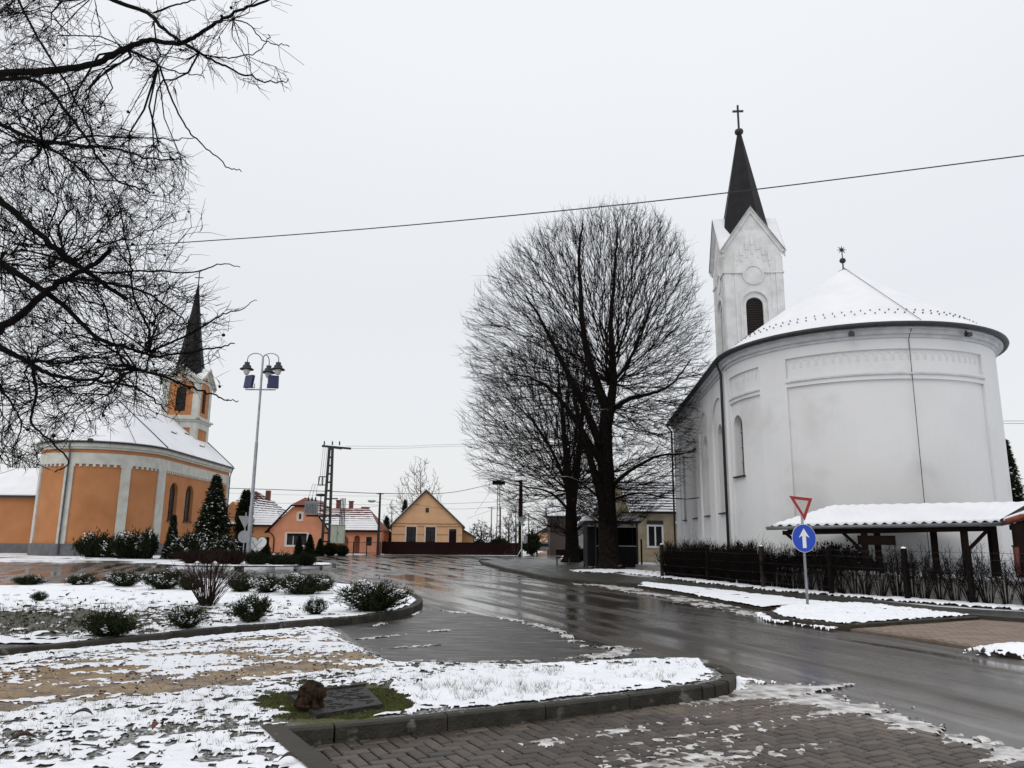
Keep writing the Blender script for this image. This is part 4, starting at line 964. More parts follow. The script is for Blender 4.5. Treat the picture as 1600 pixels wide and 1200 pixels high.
stepped_roof(ph, (W+.4, -.32, 2.1), (W+.4, 9.3, 2.1), (3.1, 9.3, 5.75), (3.1, 1.2, 5.75), 11, ROOFRED, lambda f, g: 1.1-f*1.1, 4)
b = MB(); b.face([(2.05, -.36, 4.93), (4.15, -.36, 4.93), (3.1, 1.2, 5.8)]); b.build('hip_tiles', ROOFRED, ph)
window(ph, (2.8, 1.45), 2.1, 1.15, PVC, surround=PINKT, bars=2, fr=.07); window(ph, (3.0, 3.78), .32, .62, PINKT, surround=PINKT, bars=0)
b = MB(); b.box((2.8, -.1, 1.95), (2.0, .08, .22)); b.build('roller_blind', WOOD, ph)
b = MB(); b.tube([(.1, -.2, 2.1), (.35, -.12, 1.9), (.5, -.10, 1.5), (.5, -.1, 0)], .06, 6); b.build('downpipe', WOOD, ph)
wing = LinePath((W, 2.0), (W+4.9, 2.0)); ops = [dict(a=.55, b=1.75, z=.1, t=1.95, arch=True), dict(a=2.35, b=2.95, z=.1, t=1.95, arch=True), dict(a=3.6, b=4.2, z=.9, t=1.8)]
b = MB(); wall(b, wing, 0, 4.9, 0, 2.45, ops, 0, .3); b.box((W+4.9, 5, 1.2), (.2, 6, 2.4)); b.build('porch_wall', PINK, ph)
b = MB(); b.box((W+2.4, 3.2, 1.2), (4.8, .1, 2.4)); b.build('inner_wall', PINK, ph)
b = MB(); b.box((W+3.9, 2.25, 1.35), (.6, .05, .9)); b.build('window', GLASS, ph)
stepped_roof(ph, (W-1.0, 1.7, 2.42), (W+5.1, 1.7, 2.42), (W+3.2, 5.0, 4.85), (W-2.2, 5.0, 4.85), 10, ROOFRED, lambda f, g: 1.3-f*1.15, 5)
b = MB(); b.face([(W+5.1, 1.7, 2.45), (W+5.1, 8.3, 2.45), (W+3.2, 5, 4.88)]); b.build('hip_slope', ROOFRED, ph)
b = MB(); b.box((W+2.2, 1.68, 2.36), (6.0, .1, .12)); b.build('gutter', WOOD, ph)
for cx_, cy_, cz, mm in ((W+1.2, 5.2, 5.1, BRICKC), (W-.2, 5.2, 5.2, BRICKC)):
    b = MB(); b.box((cx_, cy_, cz), (.42, .42, .9)); b.box((cx_, cy_, cz+.5), (.55, .55, .1)); b.build('chimney', mm, ph)
cs = thing('chimney_stack', 'tall brick chimney standing right of the pink house roof', 'chimney', at(570, 815, 88)[:2]+(0,)); b = MB(); b.box((0, 0, 2.5), (.7, .7, 5)); b.build('shaft', BRICKC, cs); b = MB(); b.box((0, 0, 5.06), (.86, .86, .14)); b.build('cap', PLINTH, cs)
# iron fence right of the pink house
fe = thing('iron_fence', 'thin dark iron fence in front of the arched porch', 'fence', (-18.6, 79.6, 0)); b = MB()
b.box((2.7, 0, 1.25), (5.5, .04, .05)); b.box((2.7, 0, .2), (5.5, .04, .05))
b.build('rail', IRON, fe)
for k in range(5): b = MB(); b.box((k*1.35, 0, .65), (.09, .09, 1.3)); b.build('post', IRON, fe)
b = MB(); [b.box((k*.12, 0, .72), (.015, .015, 1.05)) for k in range(1, 45)]; b.build('bar', IRON, fe, 'stuff')
# orange hipped house behind the spruce
oh = thing('house', 'orange house with steep dark red hipped roof dusted with snow left of pink house', 'house', (-33.4, 88, 0))
b = MB(); b.box((4.0, 4, 1.55), (8.0, 8, 3.1)); b.build('wall', ORANGE2, oh)
b = MB(); b.prism([(.2, -.05, 3.0), (3.6, -.05, 3.0), (3.6, -.05, 4.0), (1.9, -.05, 5.6), (.2, -.05, 4.0)], (0, 3, 0)); b.build('gable_wall', ORANGE2, oh)
window(oh, (2.6, 4.1), .35, .5, WOOD, bars=0, y0=-.1)
R1, R2 = (2.2, 4, 7.0), (3.2, 4, 7.0)
stepped_roof(oh, (-.4, -.4, 3.0), (8.6, -.4, 3.0), R2, R1, 13, ROOFDK, lambda f, g: (1.15-f*1.3) if g > .45 else .95-f*.3, 6, nseg=20)
stepped_roof(oh, (8.6, -.4, 3.0), (8.6, 8.4, 3.0), R2, R2, 13, ROOFDK, lambda f, g: 1.0-f, 7); stepped_roof(oh, (-.4, 8.4, 3.0), (-.4, -.4, 3.0), R1, R1, 13, ROOFDK, lambda f, g: 1.1, 8)
b = MB(); b.box((4.6, 4, 6.4), (.5, .5, 1.4)); b.build('chimney', BRICKC, oh)
b = MB(); b.box((8.8, -.45, 2.95), (.1, .1, .1)); b.box((4.1, -.45, 2.93), (9.0, .12, .14)); b.build('gutter', WOOD, oh)
lw = thing('annexe', 'pale orange lean-to annexe between orange house and pink gable', 'building', (-28.0, 82, 0)); b = MB(); b.box((1.9, 3, 1.45), (3.6, 6, 2.9)); b.build('wall', ORANGE2, lw); b = MB(); b.box((2.6, -.02, .85), (.8, .06, 1.6)); b.build('door', BOARD, lw)
stepped_roof(lw, (-.2, -.3, 2.85), (3.9, -.3, 2.85), (1.6, 5, 5.6), (-.2, 5, 5.9), 11, ROOFDK, lambda f, g: 1.25-f*.9, 9)
b = MB(); b.box((1.8, -.32, 2.8), (4.2, .1, .12)); b.build('gutter', WOOD, lw)
# beige house behind the bus shelter
bh = thing('house', 'beige cottage with one white window beside the white church wall', 'house', (*at(985, 850, 58)[:2], 0))
W = 4.4
b = MB(); b.box((W/2+.8, 3, 1.85), (W+1.6, 6, 3.7)); b.build('wall', BEIGE, bh)
b = MB(); b.prism([(-2.6, -.04, 0), (0, -.04, 0), (0, -.04, 3.7), (-1.0, -.04, 6.2), (-2.6, -.04, 3.2)], (0, 4, 0)); b.build('gable_wall', BEIGE, bh)
b = MB(); b.prism([(-1.05, -.25, 6.35), (-2.85, -.25, 2.9), (-2.72, -.25, 2.85), (-.95, -.25, 6.2)], (0, 4, 0)); b.build('bargeboard', TILEBR, bh)
stepped_roof(bh, (-.0, -.3, 3.72), (W+2, -.3, 3.72), (W+2, 3, 6.3), (-1.0, 3, 6.3), 12, TILEBR, lambda f, g: .72, 12, nseg=26)
window(bh, (1.85, 2.0), 1.1, 1.55, PVC, bars=1, fr=.13); b = MB(); b.box((1.85, -.05, 3.0), (1.2, .1, .28)); b.build('shutter_box', TILEBR, bh)
b = MB(); b.box((.5, -.05, 3.05), (.16, .08, .62)); b.build('banner', REDS, bh); b = MB(); b.lathe([(0, -.1), (.13, -.05), (.13, .08), (0, .1)], (3.35, -.12, 3.0), 8); b.build('wall_lamp', PVC, bh)
b = MB(); b.box((.45, -.05, 1.75), (.1, .08, .3)); b.build('mailbox', IRON, bh)
b = MB(); b.box((W/2+.6, -.33, 3.68), (W+2.4, .1, .1)); b.build('gutter', IRON, bh)
# grey outbuilding left of the shelter
gh = thing('outbuilding', 'pale grey shed behind the bus shelter, partly hidden by the tree trunks', 'building', (*at(912, 850, 66)[:2], 0))
b = MB(); b.prism([(-.6, 0, 0), (2.6, 0, 0), (2.6, 0, 4.3), (1.2, 0, 3.9), (-.6, 0, 2.6)], (0, 5, 0)); b.build('wall', GREYW, gh); b = MB(); b.prism([(-.9, -.2, 2.5), (1.2, -.2, 3.95), (2.8, -.2, 4.4), (2.8, -.2, 4.6), (1.1, -.2, 4.15), (-.9, -.2, 2.68)], (0, 5.4, 0)); b.build('roof_snow', ROOFSNOW, gh)
fh = thing('house', 'dark low house with flat snowy eaves seen between the two lime trunks', 'house', (*at(868, 850, 92)[:2], 0)); b = MB(); b.box((2.6, 3, 2.2), (6.5, 6, 4.4)); b.build('wall', TILEBR, fh); b = MB(); b.prism([(-1, -.4, 4.4), (-1, 6.4, 4.4), (-1, 3, 6.0)], (7.4, 0, 0)); r_ = b.build('roof', TILEBR, fh); b = MB(); b.prism([(-1, -.42, 4.46), (-1, 3, 6.07), (-1, 3, 6.2), (-1, -.4, 4.6)], (7.4, 0, 0)); b.build('roof_snow', ROOFSNOW, r_)
window(fh, (2.5, 2.4), 1.4, 1.2, PVC, bars=1)
b2h = thing('house', 'small far cream house with snowy roof at the end of the street', 'house', (*at(857, 850, 125)[:2], 0)); b = MB(); b.box((1.2, 3, 1.4), (5.2, 6, 2.8)); b.build('wall', YELL, b2h); b = MB(); b.prism([(-1.8, -.4, 2.8), (4.2, -.4, 2.8), (1.2, -.4, 4.6)], (0, 7, 0)); r_ = b.build('roof', TILEBR, b2h)
b = MB(); b.prism([(-1.8, -.3, 2.86), (-1.8, -.3, 3.0), (1.2, -.3, 4.8), (4.2, -.3, 3.0), (4.2, -.3, 2.86), (1.2, -.3, 4.66)], (0, 6.8, 0)); b.build('roof_snow', ROOFSNOW, r_)
window(b2h, (1.4, 1.5), .8, .9, IRON, bars=1)
# far right of the yellow-house side: sheds with snow
sh = thing('shed', 'tiny snow roofed shed between chimney stack and yellow house', 'shed', (*at(588, 850, 98)[:2], 0)); b = MB(); b.box((0, 2, 1.2), (3.4, 4, 2.4)); b.build('wall', YELL, sh); b = MB(); b.prism([(-1.9, -.2, 2.4), (1.9, -.2, 2.4), (0, -.2, 3.3)], (0, 4.4, 0)); b.build('roof_snow', ROOFSNOW, sh)

# ================================================================== STREET THINGS
# lamp post with three lanterns
lx, ly, _ = at(386, 886, 43.8)
lp_ = thing('street_lamp', 'tall grey lamp post with three hanging lanterns and two navy floodlights', 'street lamp', (lx, ly, .13))
topz = 11.75
b = MB(); b.lathe([(.13, 0), (.12, 3.2), (.095, 3.25), (.09, 6.8), (.07, 6.85), (.06, topz), (0, topz+.1)], (0, 0, 0), 12); b.build('post', GALV, lp_)
for a in (PI*.98, .03, PI*.47):
    ca_, sa_ = math.cos(a), math.sin(a); R_ = .46; pts = []
    for k in range(11): t = PI*k/10; pts.append(((R_-R_*math.cos(t))*ca_, (R_-R_*math.cos(t))*sa_, topz-.02+R_*.75*math.sin(t)))
    pts.append((2*R_*ca_, 2*R_*sa_, topz-.22)); b = MB(); b.tube(pts, .028, 6); arm = b.build('arm', GALV, lp_)
    cx_, cy_ = 2*R_*ca_, 2*R_*sa_
    b = MB(); b.lathe([(.03, -.2), (.15, -.22), (.15, -.36), (.24, -.42), (.24, -.52), (.40, -.62), (.40, -.66), (.2, -.66)], (cx_, cy_, topz), 14); h = b.build('lamp_shade', DARKMET, lp_)
    b = MB(); b.lathe([(.19, -.66), (.18, -.80), (.13, -.92), (.05, -.98), (0, -.99)], (cx_, cy_, topz), 12); b.build('lamp_glass', LAMPG, h)
b = MB(); b.box((0, 0, topz-1.85), (1.75, .07, .07)); b.build('crossbar', GALV, lp_)
for s_ in (-1, 1):
    fl_ = MB(); q = Matrix.Rotation(-.15, 3, 'X'); fl_.box((s_*.70, 0, topz-1.38), (.60, .18, .74), s_*.5, 0, q); fl_.box((s_*.70, 0.08, topz-1.40), (.5, .16, .6), s_*.5, 0, q); f_ = fl_.build('floodlight', NAVY, lp_)
    b = MB(); b.box((s_*.6, 0, topz-1.74), (.48, .05, .04)); b.box((s_*.6-.23, 0, topz-1.62), (.03, .05, .24)); b.box((s_*.6+.23, 0, topz-1.62), (.03, .05, .24)); b.build('bracket', DARKMET, f_)
# heart-shaped sign
hx, hy, hz = at(392, 868, 43.2); hs = thing('heart_sign', 'white heart shaped board with line drawing at foot of lamp post', 'sign', (hx, hy+.95, .13), .1)
P = []
for k in range(36):
    t = 2*PI*k/36; P.append((.032*16*math.sin(t)**3, 0, 1.1+.036*(13*math.cos(t)-5*math.cos(2*t)-2*math.cos(3*t)-math.cos(4*t))))
b = MB(); b.prism(P, (0, .05, 0)); b.build('board', WHITES, hs); b = MB(); b.tube([(x, -.01, z) for x, y, z in P]+[(P[0][0], -.01, P[0][2])], .012, 5); b.tube([(-.3, -.01, 1.3), (-.1, -.01, 1.0), (.1, -.01, .85), (.35, -.01, .95)], .01, 4); b.tube([(-.2, -.01, .9), (0, -.01, 1.1), (.25, -.01, 1.35)], .01, 4); b.build('line_drawing', DARKMET, hs)
b = MB(); b.tube([(0, .1, -.1), (0, .1, .75)], .03, 6); b.build('post', GALV, hs)
# give-way sign seen from behind near the lamp
sx_, sy_, sz_ = at(391, 815, 46); s1 = thing('traffic_sign', 'grey back of road sign just left of the lamp post', 'sign', (sx_-.3, sy_, .1)); b = MB(); b.prism([(-.42, 0, 2.75), (.36, 0, 2.75), (0, 0, 2.0)], (0, .03, 0)); b.build('plate', ORANGESIGN, s1); b = MB(); b.lathe([(0, 0), (.33, 0)], (0, 0, 0), 12) if False else b.prism([(.36*math.cos(a), 0, 1.55+.36*math.sin(a)) for a in np.linspace(0, 2*PI, 20)[:-1]], (0, .03, 0)); b.build('plate', ORANGESIGN, s1); b = MB(); b.tube([(0, .06, 0), (0, .06, 2.95)], .035, 8); b.build('post', GALV, s1)
# transformer pole
tx, ty, _ = at(508, 862, 75); tp = thing('transformer_pole', 'dark lattice concrete pole carrying a grey transformer before the pink house', 'utility pole', (tx, ty, 0))
Ht = at(520, 697, 75)[2]; b = MB()
for s_ in (-1, 1): b.bar((s_*.36, 0, 0), (s_*.15, 0, Ht), .19, .24)
b.build('leg', IRON, tp)
b = MB()
for k in range(13): z = .5+k*(Ht-.8)/12; wv = .33-(.20)*z/Ht; b.box((0, 0, z), (2*wv, .2, .16))
b.build('rung', IRON, tp)
b = MB(); b.bar((-.9, 0, Ht), (1.9, .3, Ht-.2), .16, .2); b.bar((-.6, 0, Ht-.05), (1.0, .2, Ht-.25), .3, .12); b.build('crossarm', IRON, tp)
b = MB()
for xx in (-.7, .1, .8): b.lathe([(.05, 0), (.09, .1), (.05, .2), (.08, .28), (.02, .42)], (xx, .05, Ht+.1), 8)
b.build('insulator', DARKMET, tp)
b = MB(); z = Ht-3.0
for (p, q) in (((-1.0, 0, z), (-.2, 0, z)), ((-1.0, 0, z-.8), (-.2, 0, z-.8)), ((-1.0, 0, z), (-1.0, 0, z-.8)), ((-.65, 0, z), (-.65, 0, z-.8))): b.bar(p, q, .09)
b.box((.3, 0, Ht-5.1), (1.3, .1, .12)); b.box((-.2, 0, Ht-6.2), (1.1, .1, .12)); b.build('switch_frame', IRON, tp)
zt = at(495, 792, 75)[2]; b = MB(); b.box((-1.55, 0, zt-.1), (1.1, .9, 1.2)); [b.box((-2.0+k*.15, -.5, zt-.1), (.05, .14, 1.0)) for k in range(7)]; t_ = b.build('transformer', GALV, tp)
b = MB(); [b.lathe([(.07, 0), (.1, .12), (.06, .2), (.09, .3), (.02, .45)], (-1.9+k*.35, 0, zt+.5), 8) for k in range(3)]; b.build('bushing', DARKMET, t_)
b = MB(); b.bar((-2.0, 0, zt-.85), (1.3, 0, zt-.85), .2, .18); b.build('platform', IRON, tp)
b = MB(); b.lathe([(0, 0), (.45, .05), (.45, .25), (0, .3)], (-.75, .2, zt+1.0), 12); b.tube([(-.75, .2, zt-.8), (-.75, .2, zt+1.0)], .05, 6); b.build('reel', IRON, tp)
b = MB(); 
for k in range(3): b.tube([(-1.9+k*.35, 0, zt+.9), (-1.55+k*.22, 0, zt+2.2), (-1.0+k*.2, 0, Ht-3.9), (-.9+k*.2, 0, Ht-3.0), (-.75+k*.2, 0, Ht+.1)], .02, 4)
b.build('lead_wire', IRON, tp)
cb = thing('electric_cabinet', 'pale green electrical cabinet beside the transformer pole', 'cabinet', (*at(527, 850, 74.6)[:2], 0)); z = at(527, 828, 74.6)[2]; b = MB(); b.box((0, 0, z-.4), (1.25, .6, 1.7)); b.box((0, -.02, z+.47), (1.35, .7, .06)); b.build('housing', CABG, cb); b = MB(); b.box((0, -.31, z-.4), (.02, .03, 1.5)); b.box((.1, -.32, z-.3), (.04, .04, .2)); b.build('door_gap', DARKMET, cb)
b = MB(); [b.tube([(.1+.14*k, .1, z+.4), (.1+.14*k, .1, z+3.0)], .05, 6) for k in range(4)]; b.build('conduit', DARKMET, cb); b = MB(); b.box((-.4, 0, (z-1.2)/2), (.12, .3, z-1.2)); b.box((.4, 0, (z-1.2)/2), (.12, .3, z-1.2)); b.build('leg', PLINTH, cb)
# small wooden crucifix-like post in front of pink house
# street lamp pole at x=590
px_, py_, _ = at(590, 868, 80); sp_ = thing('utility_pole', 'slim dark pole with one street light arm left of the yellow house', 'utility pole', (px_, py_, 0)); H2 = at(593, 770, 80)[2]
b = MB(); b.lathe([(.15, 0), (.10, H2)], (0, 0, 0), 8); b.build('pole', IRON, sp_); b = MB(); b.box((0, 0, H2-.1), (.7, .1, .1)); b.build('crossarm', IRON, sp_)
b = MB(); b.tube([(0, 0, H2-1.0), (-.5, 0, H2-.9)], .03, 6); a_ = b.build('arm', IRON, sp_); b = MB(); b.box((-.85, 0, H2-.85), (.75, .3, .16), 0); b.box((-.85, 0, H2-.95), (.5, .22, .1)); b.build('lamp_head', GALV, sp_)
# brown wood pole at x=811
px_, py_, _ = at(813, 870, 80); wp_ = thing('utility_pole', 'thick dark wooden pole at the street corner left of the limes', 'utility pole', (px_, py_, 0)); H3 = at(808, 750, 80)[2]; b = MB(); b.lathe([(.24, 0), (.19, H3)], (0, 0, 0), 10); b.build('pole', WOOD, wp_); b = MB(); b.box((0, 0, H3-.1), (1.3, .12, .14)); b.build('crossarm', WOOD, wp_)
b = MB(); b.box((0, -.25, 3.15), (.9, .04, .16)); b.build('green_plate', GREENS, wp_); b = MB(); b.box((.5, -.25, 1.7), (.4, .2, .7)); b.build('junction_box', GALV, wp_)
cxs, cys, _ = at(815, 872, 78); s2 = thing('traffic_sign', 'back of triangular sign on white post at the far corner', 'sign', (cxs, cys, 0)); b = MB(); b.prism([(-.5, 0, 3.9), (.5, 0, 3.9), (0, 0, 3.05)], (0, .03, 0)); b.build('plate', ORANGESIGN, s2); b = MB(); b.tube([(0, .05, 0), (0, .05, 3.9)], .05, 8); b.tube([(-.45, .05, 0), (0, .05, .8)], .03, 6); b.build('post', PVC, s2)
# stork nest pole
nx_, ny_, _ = at(778, 868, 100); np_ = thing('stork_nest_pole', 'pale tapering pole with flat stork nest platform on top', 'pole', (nx_, ny_, 0)); H4 = at(778, 757, 100)[2]
b = MB(); b.bar((-.22, 0, 0), (-.12, 0, H4), .12); b.bar((.22, 0, 0), (.12, 0, H4), .12)
[b.box((0, 0, .5+k*.7), (.4, .08, .1)) for k in range(int(H4/.7))]; b.build('pole', STONE, np_)
b = MB(); b.box((0, 0, H4+.05), (1.6, 1.6, .08)); b.build('platform', WOOD, np_)
st = [];  rg2 = np.random.default_rng(3)
a0 = rg2.uniform(0, 2*PI, 260); P0 = np.stack([np.cos(a0)*.75, np.sin(a0)*.75, H4+.1+rg2.random(260)*.35], 1); a1 = a0+rg2.normal(.8, .3, 260); P1 = np.stack([np.cos(a1)*.85, np.sin(a1)*.85, H4+.1+rg2.random(260)*.4], 1)
segs_obj('nest', P0, P1, np.full(260, .03), np.full(260, .02), TWIG, np_)
for (pxx, top, Y_, lab) in ((767, 792, 105, 'thin grey pole left of the stork nest pole'), (781, 792, 98, 'thin dark pole touching the right of the stork nest pole'), (826, 802, 120, 'faint far pole above the street hedge'), (840, 822, 130, 'short far pole at the end of the street')):
    x_, y_, _ = at(pxx, 868, Y_); h_ = at(pxx, top, Y_)[2]; o = thing('utility_pole', lab, 'utility pole', (x_, y_, 0)); b = MB(); b.lathe([(.13, 0), (.08, h_)], (0, 0, 0), 6); b.build('pole', STONE if pxx == 767 else IRON, o)
    b = MB(); b.box((0, 0, h_-.15), (1.0, .08, .08)); b.build('crossarm', IRON, o)
def wire(pts, r, label, name='overhead_wire'):
    b = MB(); C = catmull(pts, 8); b.tube([tuple(p) for p in C], r, 4 if r < .03 else 6, cap=False); o = b.build(name, IRON); tag(o, label, 'wire'); return o
A_ = at(200, 384, 26); B_ = at(1600, 243, 19); mid_ = at(900, 327, 22.4)
wire([at(-600, 420, 34), A_, mid_, B_, at(2300, 150, 15.5)], .018, 'long black cable crossing the sky past the church spire', 'overhead_cable')
wire([at(541, 697, 75), at(640, 697, 88), at(735, 694, 92), at(1100, 690, 110)], .018, 'upper thin wire from transformer pole towards the lime trees')
wire([at(541, 701, 75.3), at(640, 700, 88), at(735, 697, 92), at(1100, 694, 110)], .018, 'thin wire just below the topmost one from the transformer pole')
wire([at(330, 762, 90), at(430, 765, 86), at(520, 768, 75), at(600, 771, 79), at(700, 770, 90), at(770, 756, 100)], .035, 'thick sagging cable from transformer pole over the yellow house')
wire([at(345, 770, 90), at(450, 773, 87), at(560, 775, 84), at(640, 775, 86)], .014, 'faint wire right under the sagging cable left of pole')
wire([at(415, 786, 90), at(500, 787, 86), at(593, 789, 80), at(700, 787, 88), at(800, 783, 80)], .018, 'wire passing the street light arm and the yellow gable')
wire([at(593, 778, 80), at(700, 795, 84), at(800, 790, 80)], .016, 'wire drooping low across the yellow gable')
wire([at(593, 790, 80), at(550, 797, 83), at(520, 806, 84)], .016, 'short wire from street light pole down to the pink roof')
wire([at(730, 810, 100), at(768, 797, 105), at(800, 786, 102)], .016, 'slanting wire left of the stork nest pole')
wire([at(742, 802, 105), at(770, 763, 100)], .014, 'stay wire rising steeply to the stork nest')
wire([at(1540, 658, 60), at(3200, 650, 60)], .02, 'upper short wire right of the white church'); wire([at(1540, 662, 60), at(3200, 655, 60)], .02, 'lower short wire right of the white church')
# near signs on a pole
gx_, gy_ = G(1262, 946, .1); ts = thing('road_sign', 'steel post with give way triangle above a blue round sign with white arrow', 'sign', (gx_, gy_, .1))
zt = at(1264, 855, gy_)[2]-.1
topY = at(1266, 775, gy_)[2]-.1; botY = at(1268, 815, gy_)[2]-.1; cB = at(1266, 841, gy_)[2]-.1
b = MB(); b.tube([(0, 0, -.1), (0.0, 0, topY-.1)], .032, 10); b.build('post', GALV, ts)
hw = .31; tri = [(-hw, topY), (hw*.88, topY-.06), (.045, botY+.02)]
def shape(pts, y, th, m, name, par):
    b = MB(); b.prism([(x, y, z) for x, z in pts], (0, th, 0)); return b.build(name, m, par)
def inset(pts, f):
    cx_ = sum(p[0] for p in pts)/len(pts); cz_ = sum(p[1] for p in pts)/len(pts); return [(cx_+(p[0]-cx_)*f, cz_+(p[1]-cz_)*f) for p in pts]
t1 = shape(tri, -.055, .018, REDS, 'give_way_sign', ts); shape(inset(tri, .60), -.058, .008, mat('weathered_sign_white', (.44, .43, .40), .5), 'white_field', t1); shape(inset(tri, 1.03), -.048, .012, WHITES, 'rim', t1)
circ = [(.29*math.cos(a), cB+.335*math.sin(a)) for a in np.linspace(0, 2*PI, 41)[:-1]]
t2 = shape(circ, -.055, .018, BLUES, 'direction_sign', ts); shape(inset(circ, 1.035), -.048, .012, WHITES, 'rim', t2)
ar = [(-.045, -.24), (.045, -.24), (.045, .06), (.135, .01), (0, .24), (-.135, .01), (-.045, .06)]; shape([(x, cB+z) for x, z in ar], -.060, .008, WHITES, 'arrow', t2)
b = MB(); b.box((0, -.02, cB), (.10, .05, .05)); b.box((0, -.02, topY-.2), (.1, .05, .05)); b.build('clamp', GALV, ts)
# bus shelter
bx_, by_ = G(915, 887, .12); bs = thing('bus_shelter', 'dark glazed bus shelter with snow on its flat roof behind the big trunk', 'bus shelter', (bx_, by_-.3, .12)); W = 2.95
for x in (.05, .55, W-.05):
    for y in (0, 1.6): b = MB(); b.box((x, y, 1.25), (.09, .09, 2.5)); b.build('post', DARKMET, bs)
b = MB(); b.box((W/2+.25, 1.6, 1.25), (W-.6, .04, 2.3)); b.box((W, .8, 1.25), (.04, 1.5, 2.3)); b.box((0.02, .8, 1.25), (.04, 1.5, 2.3)); b.build('glass_panel', BLACKP, bs)
b = MB(); b.box((.3, -.02, 1.2), (.48, .04, 2.2)); b.build('glass_panel', BLACKP, bs)
b = MB(); b.box((W/2+.3, 0, .62), (W-.6, .05, 1.15)); b.build('lower_panel', BLACKP, bs)
b = MB(); b.box((W/2, 0, 1.22), (W, .06, .05)); b.box((W/2, 0, 2.3), (W, .07, .1)); b.build('rail', GALV, bs)
b = MB(); b.box((W/2, .8, 2.55), (W+.3, 2.1, .12)); rb = b.build('roof', DARKMET, bs); b = MB(); b.box((W/2, .8, 2.74), (W+.15, 1.95, .26)); b.build('roof_snow', SNOW, rb)
b = MB(); b.box((W/2, 1.3, .5), (1.9, .35, .05)); b.build('bench_seat', WOOD, bs)
# bench beside tree
qx, qy = G(880, 882, .12); bn = thing('bench', 'small dark bench on the pavement left of the rear lime trunk', 'bench', (qx, qy, .12)); b = MB(); b.box((0, 0, .42), (.9, .45, .06)); b.build('seat', WOOD, bn); b = MB(); b.box((0, .2, .75), (.9, .05, .35)); b.build('backrest', WOOD, bn)
for s_ in (-1, 1): b = MB(); b.box((s_*.4, 0, .2), (.07, .4, .4)); b.build('leg', IRON, bn)
# car far down the street
cxx, cyy, _ = at(848, 858, 96); car = thing('parked_car', 'silver grey car parked far down the street', 'car', (cxx, cyy, .0)); b = MB()
b.prism([(-.85, 0, .35), (.85, 0, .35), (.87, 0, .85), (.68, 0, 1.42), (-.68, 0, 1.42), (-.87, 0, .85)], (0, 4.1, 0)); b.build('body', CARG, car)
b = MB(); b.prism([(-.72, -.02, .9), (.72, -.02, .9), (.6, .03, 1.33), (-.6, .03, 1.33)], (0, -.02, 0)); b.build('windscreen', GLASS, car)
for s_ in (-1, 1):
    b = MB(); b.box((s_*.7, .6, .3), (.2, .62, .6)); b.build('wheel', RUBBER, car); b = MB(); b.box((s_*.62, -.02, .68), (.3, .06, .14)); b.build('headlight', LAMPG, car)
# carport shelter behind the hedge
p0 = at(1205, 822, 24.2); p1 = at(1563, 815, 22.6); sd = Vector((p1[0]-p0[0], p1[1]-p0[1])); Ls = sd.length; rz = math.atan2(sd.y, sd.x)
shd = thing('timber_shelter', 'open timber shelter with corrugated snow covered roof behind the hedge', 'shelter', (p0[0], p0[1], 0), rz); ez0, ez1 = p0[2], p1[2]
ze = (ez0+ez1)/2; zr = at(1450, 791, 24.9)[2]; D_ = 1.9; hip = 2.0
nx = 180; V = []; 
def roof_sheet(dz, y0, x0=0.0, amp=.025):
    V, F = [], []; ny = 8
    for i in range(nx+1):
        x = x0+(Ls-x0)*i/nx; ridge_y = D_*min(1, max(.02, (x-x0)/hip)) ; zz = ez0+(ez1-ez0)*x/Ls
        for j in range(ny+1):
            t = j/ny; y = y0+(ridge_y-y0)*t; z = zz+(zr-ze)*(y/D_) + amp*math.cos(x*2*PI/.27)+dz; V.append((x+1.5*t*max(0, x/Ls-.5)*2, y, z))
    for i in range(nx):
        for j in range(ny): a = i*(ny+1)+j; F.append((a, a+ny+1, a+ny+2, a+1))
    return V, F
b = MB(); V, F = roof_sheet(0, 0); b.v = V; b.f = F; b.m = [0]*len(F); b.sm = [True]*len(F); rs = b.build('roof', TILEBR, shd)
b = MB(); V, F = roof_sheet(.06, .03, .06, .012); b.v = V; b.f = F; b.m = [0]*len(F); b.sm = [True]*len(F)
for i in range(nx):
    p, q = b.v[i*9], b.v[(i+1)*9]; f = lambda v: v[2]-.06+.025*math.cos(v[0]*2*PI/.27); b.face([p, q, (q[0], q[1]-.01, f(q)), (p[0], p[1]-.01, f(p))])
b.build('roof_snow', ROOFSNOW, rs)
b = MB(); b.face([(0, 0, ez0), (hip, D_, ez0+(zr-ze)), (Ls+1.5, D_, ez1+(zr-ze)), (Ls+1.5, 2*D_, ez1), (0, 2*D_, ez0)]); b.build('rear_slope', TILEBR, rs)
b = MB(); b.tube([(-.15, -.05, ez0-.07), (Ls+.05, -.05, ez1-.07)], .055, 8); b.build('gutter', GUTTER, rs)
b = MB(); b.bar((.35, .35, ez0-.20), (Ls-.1, .35, ez1-.20), .14, .13); b.build('beam', WOOD, shd); b = MB(); b.bar((.6, 1.5, ez0-.05), (Ls-.1, 1.5, ez1-.05), .14, .15); b.build('beam', WOOD, shd)
for k in range(9): x = .6+k*(Ls-.9)/8; b = MB(); zb = ez0+(ez1-ez0)*x/Ls; fy = min(1, x/hip)*.96; b.bar((x, .02, zb-.08), (x, D_*fy, zb+(zr-ze)*fy-.08), .09, .09); b.build('rafter', WOOD, shd)
rinv = Matrix.Rotation(-rz, 3, 'Z')
def loc_(px, py, yy): p = at(px, py, yy); v = rinv @ Vector((p[0]-p0[0], p[1]-p0[1], 0)); return v.x, v.y
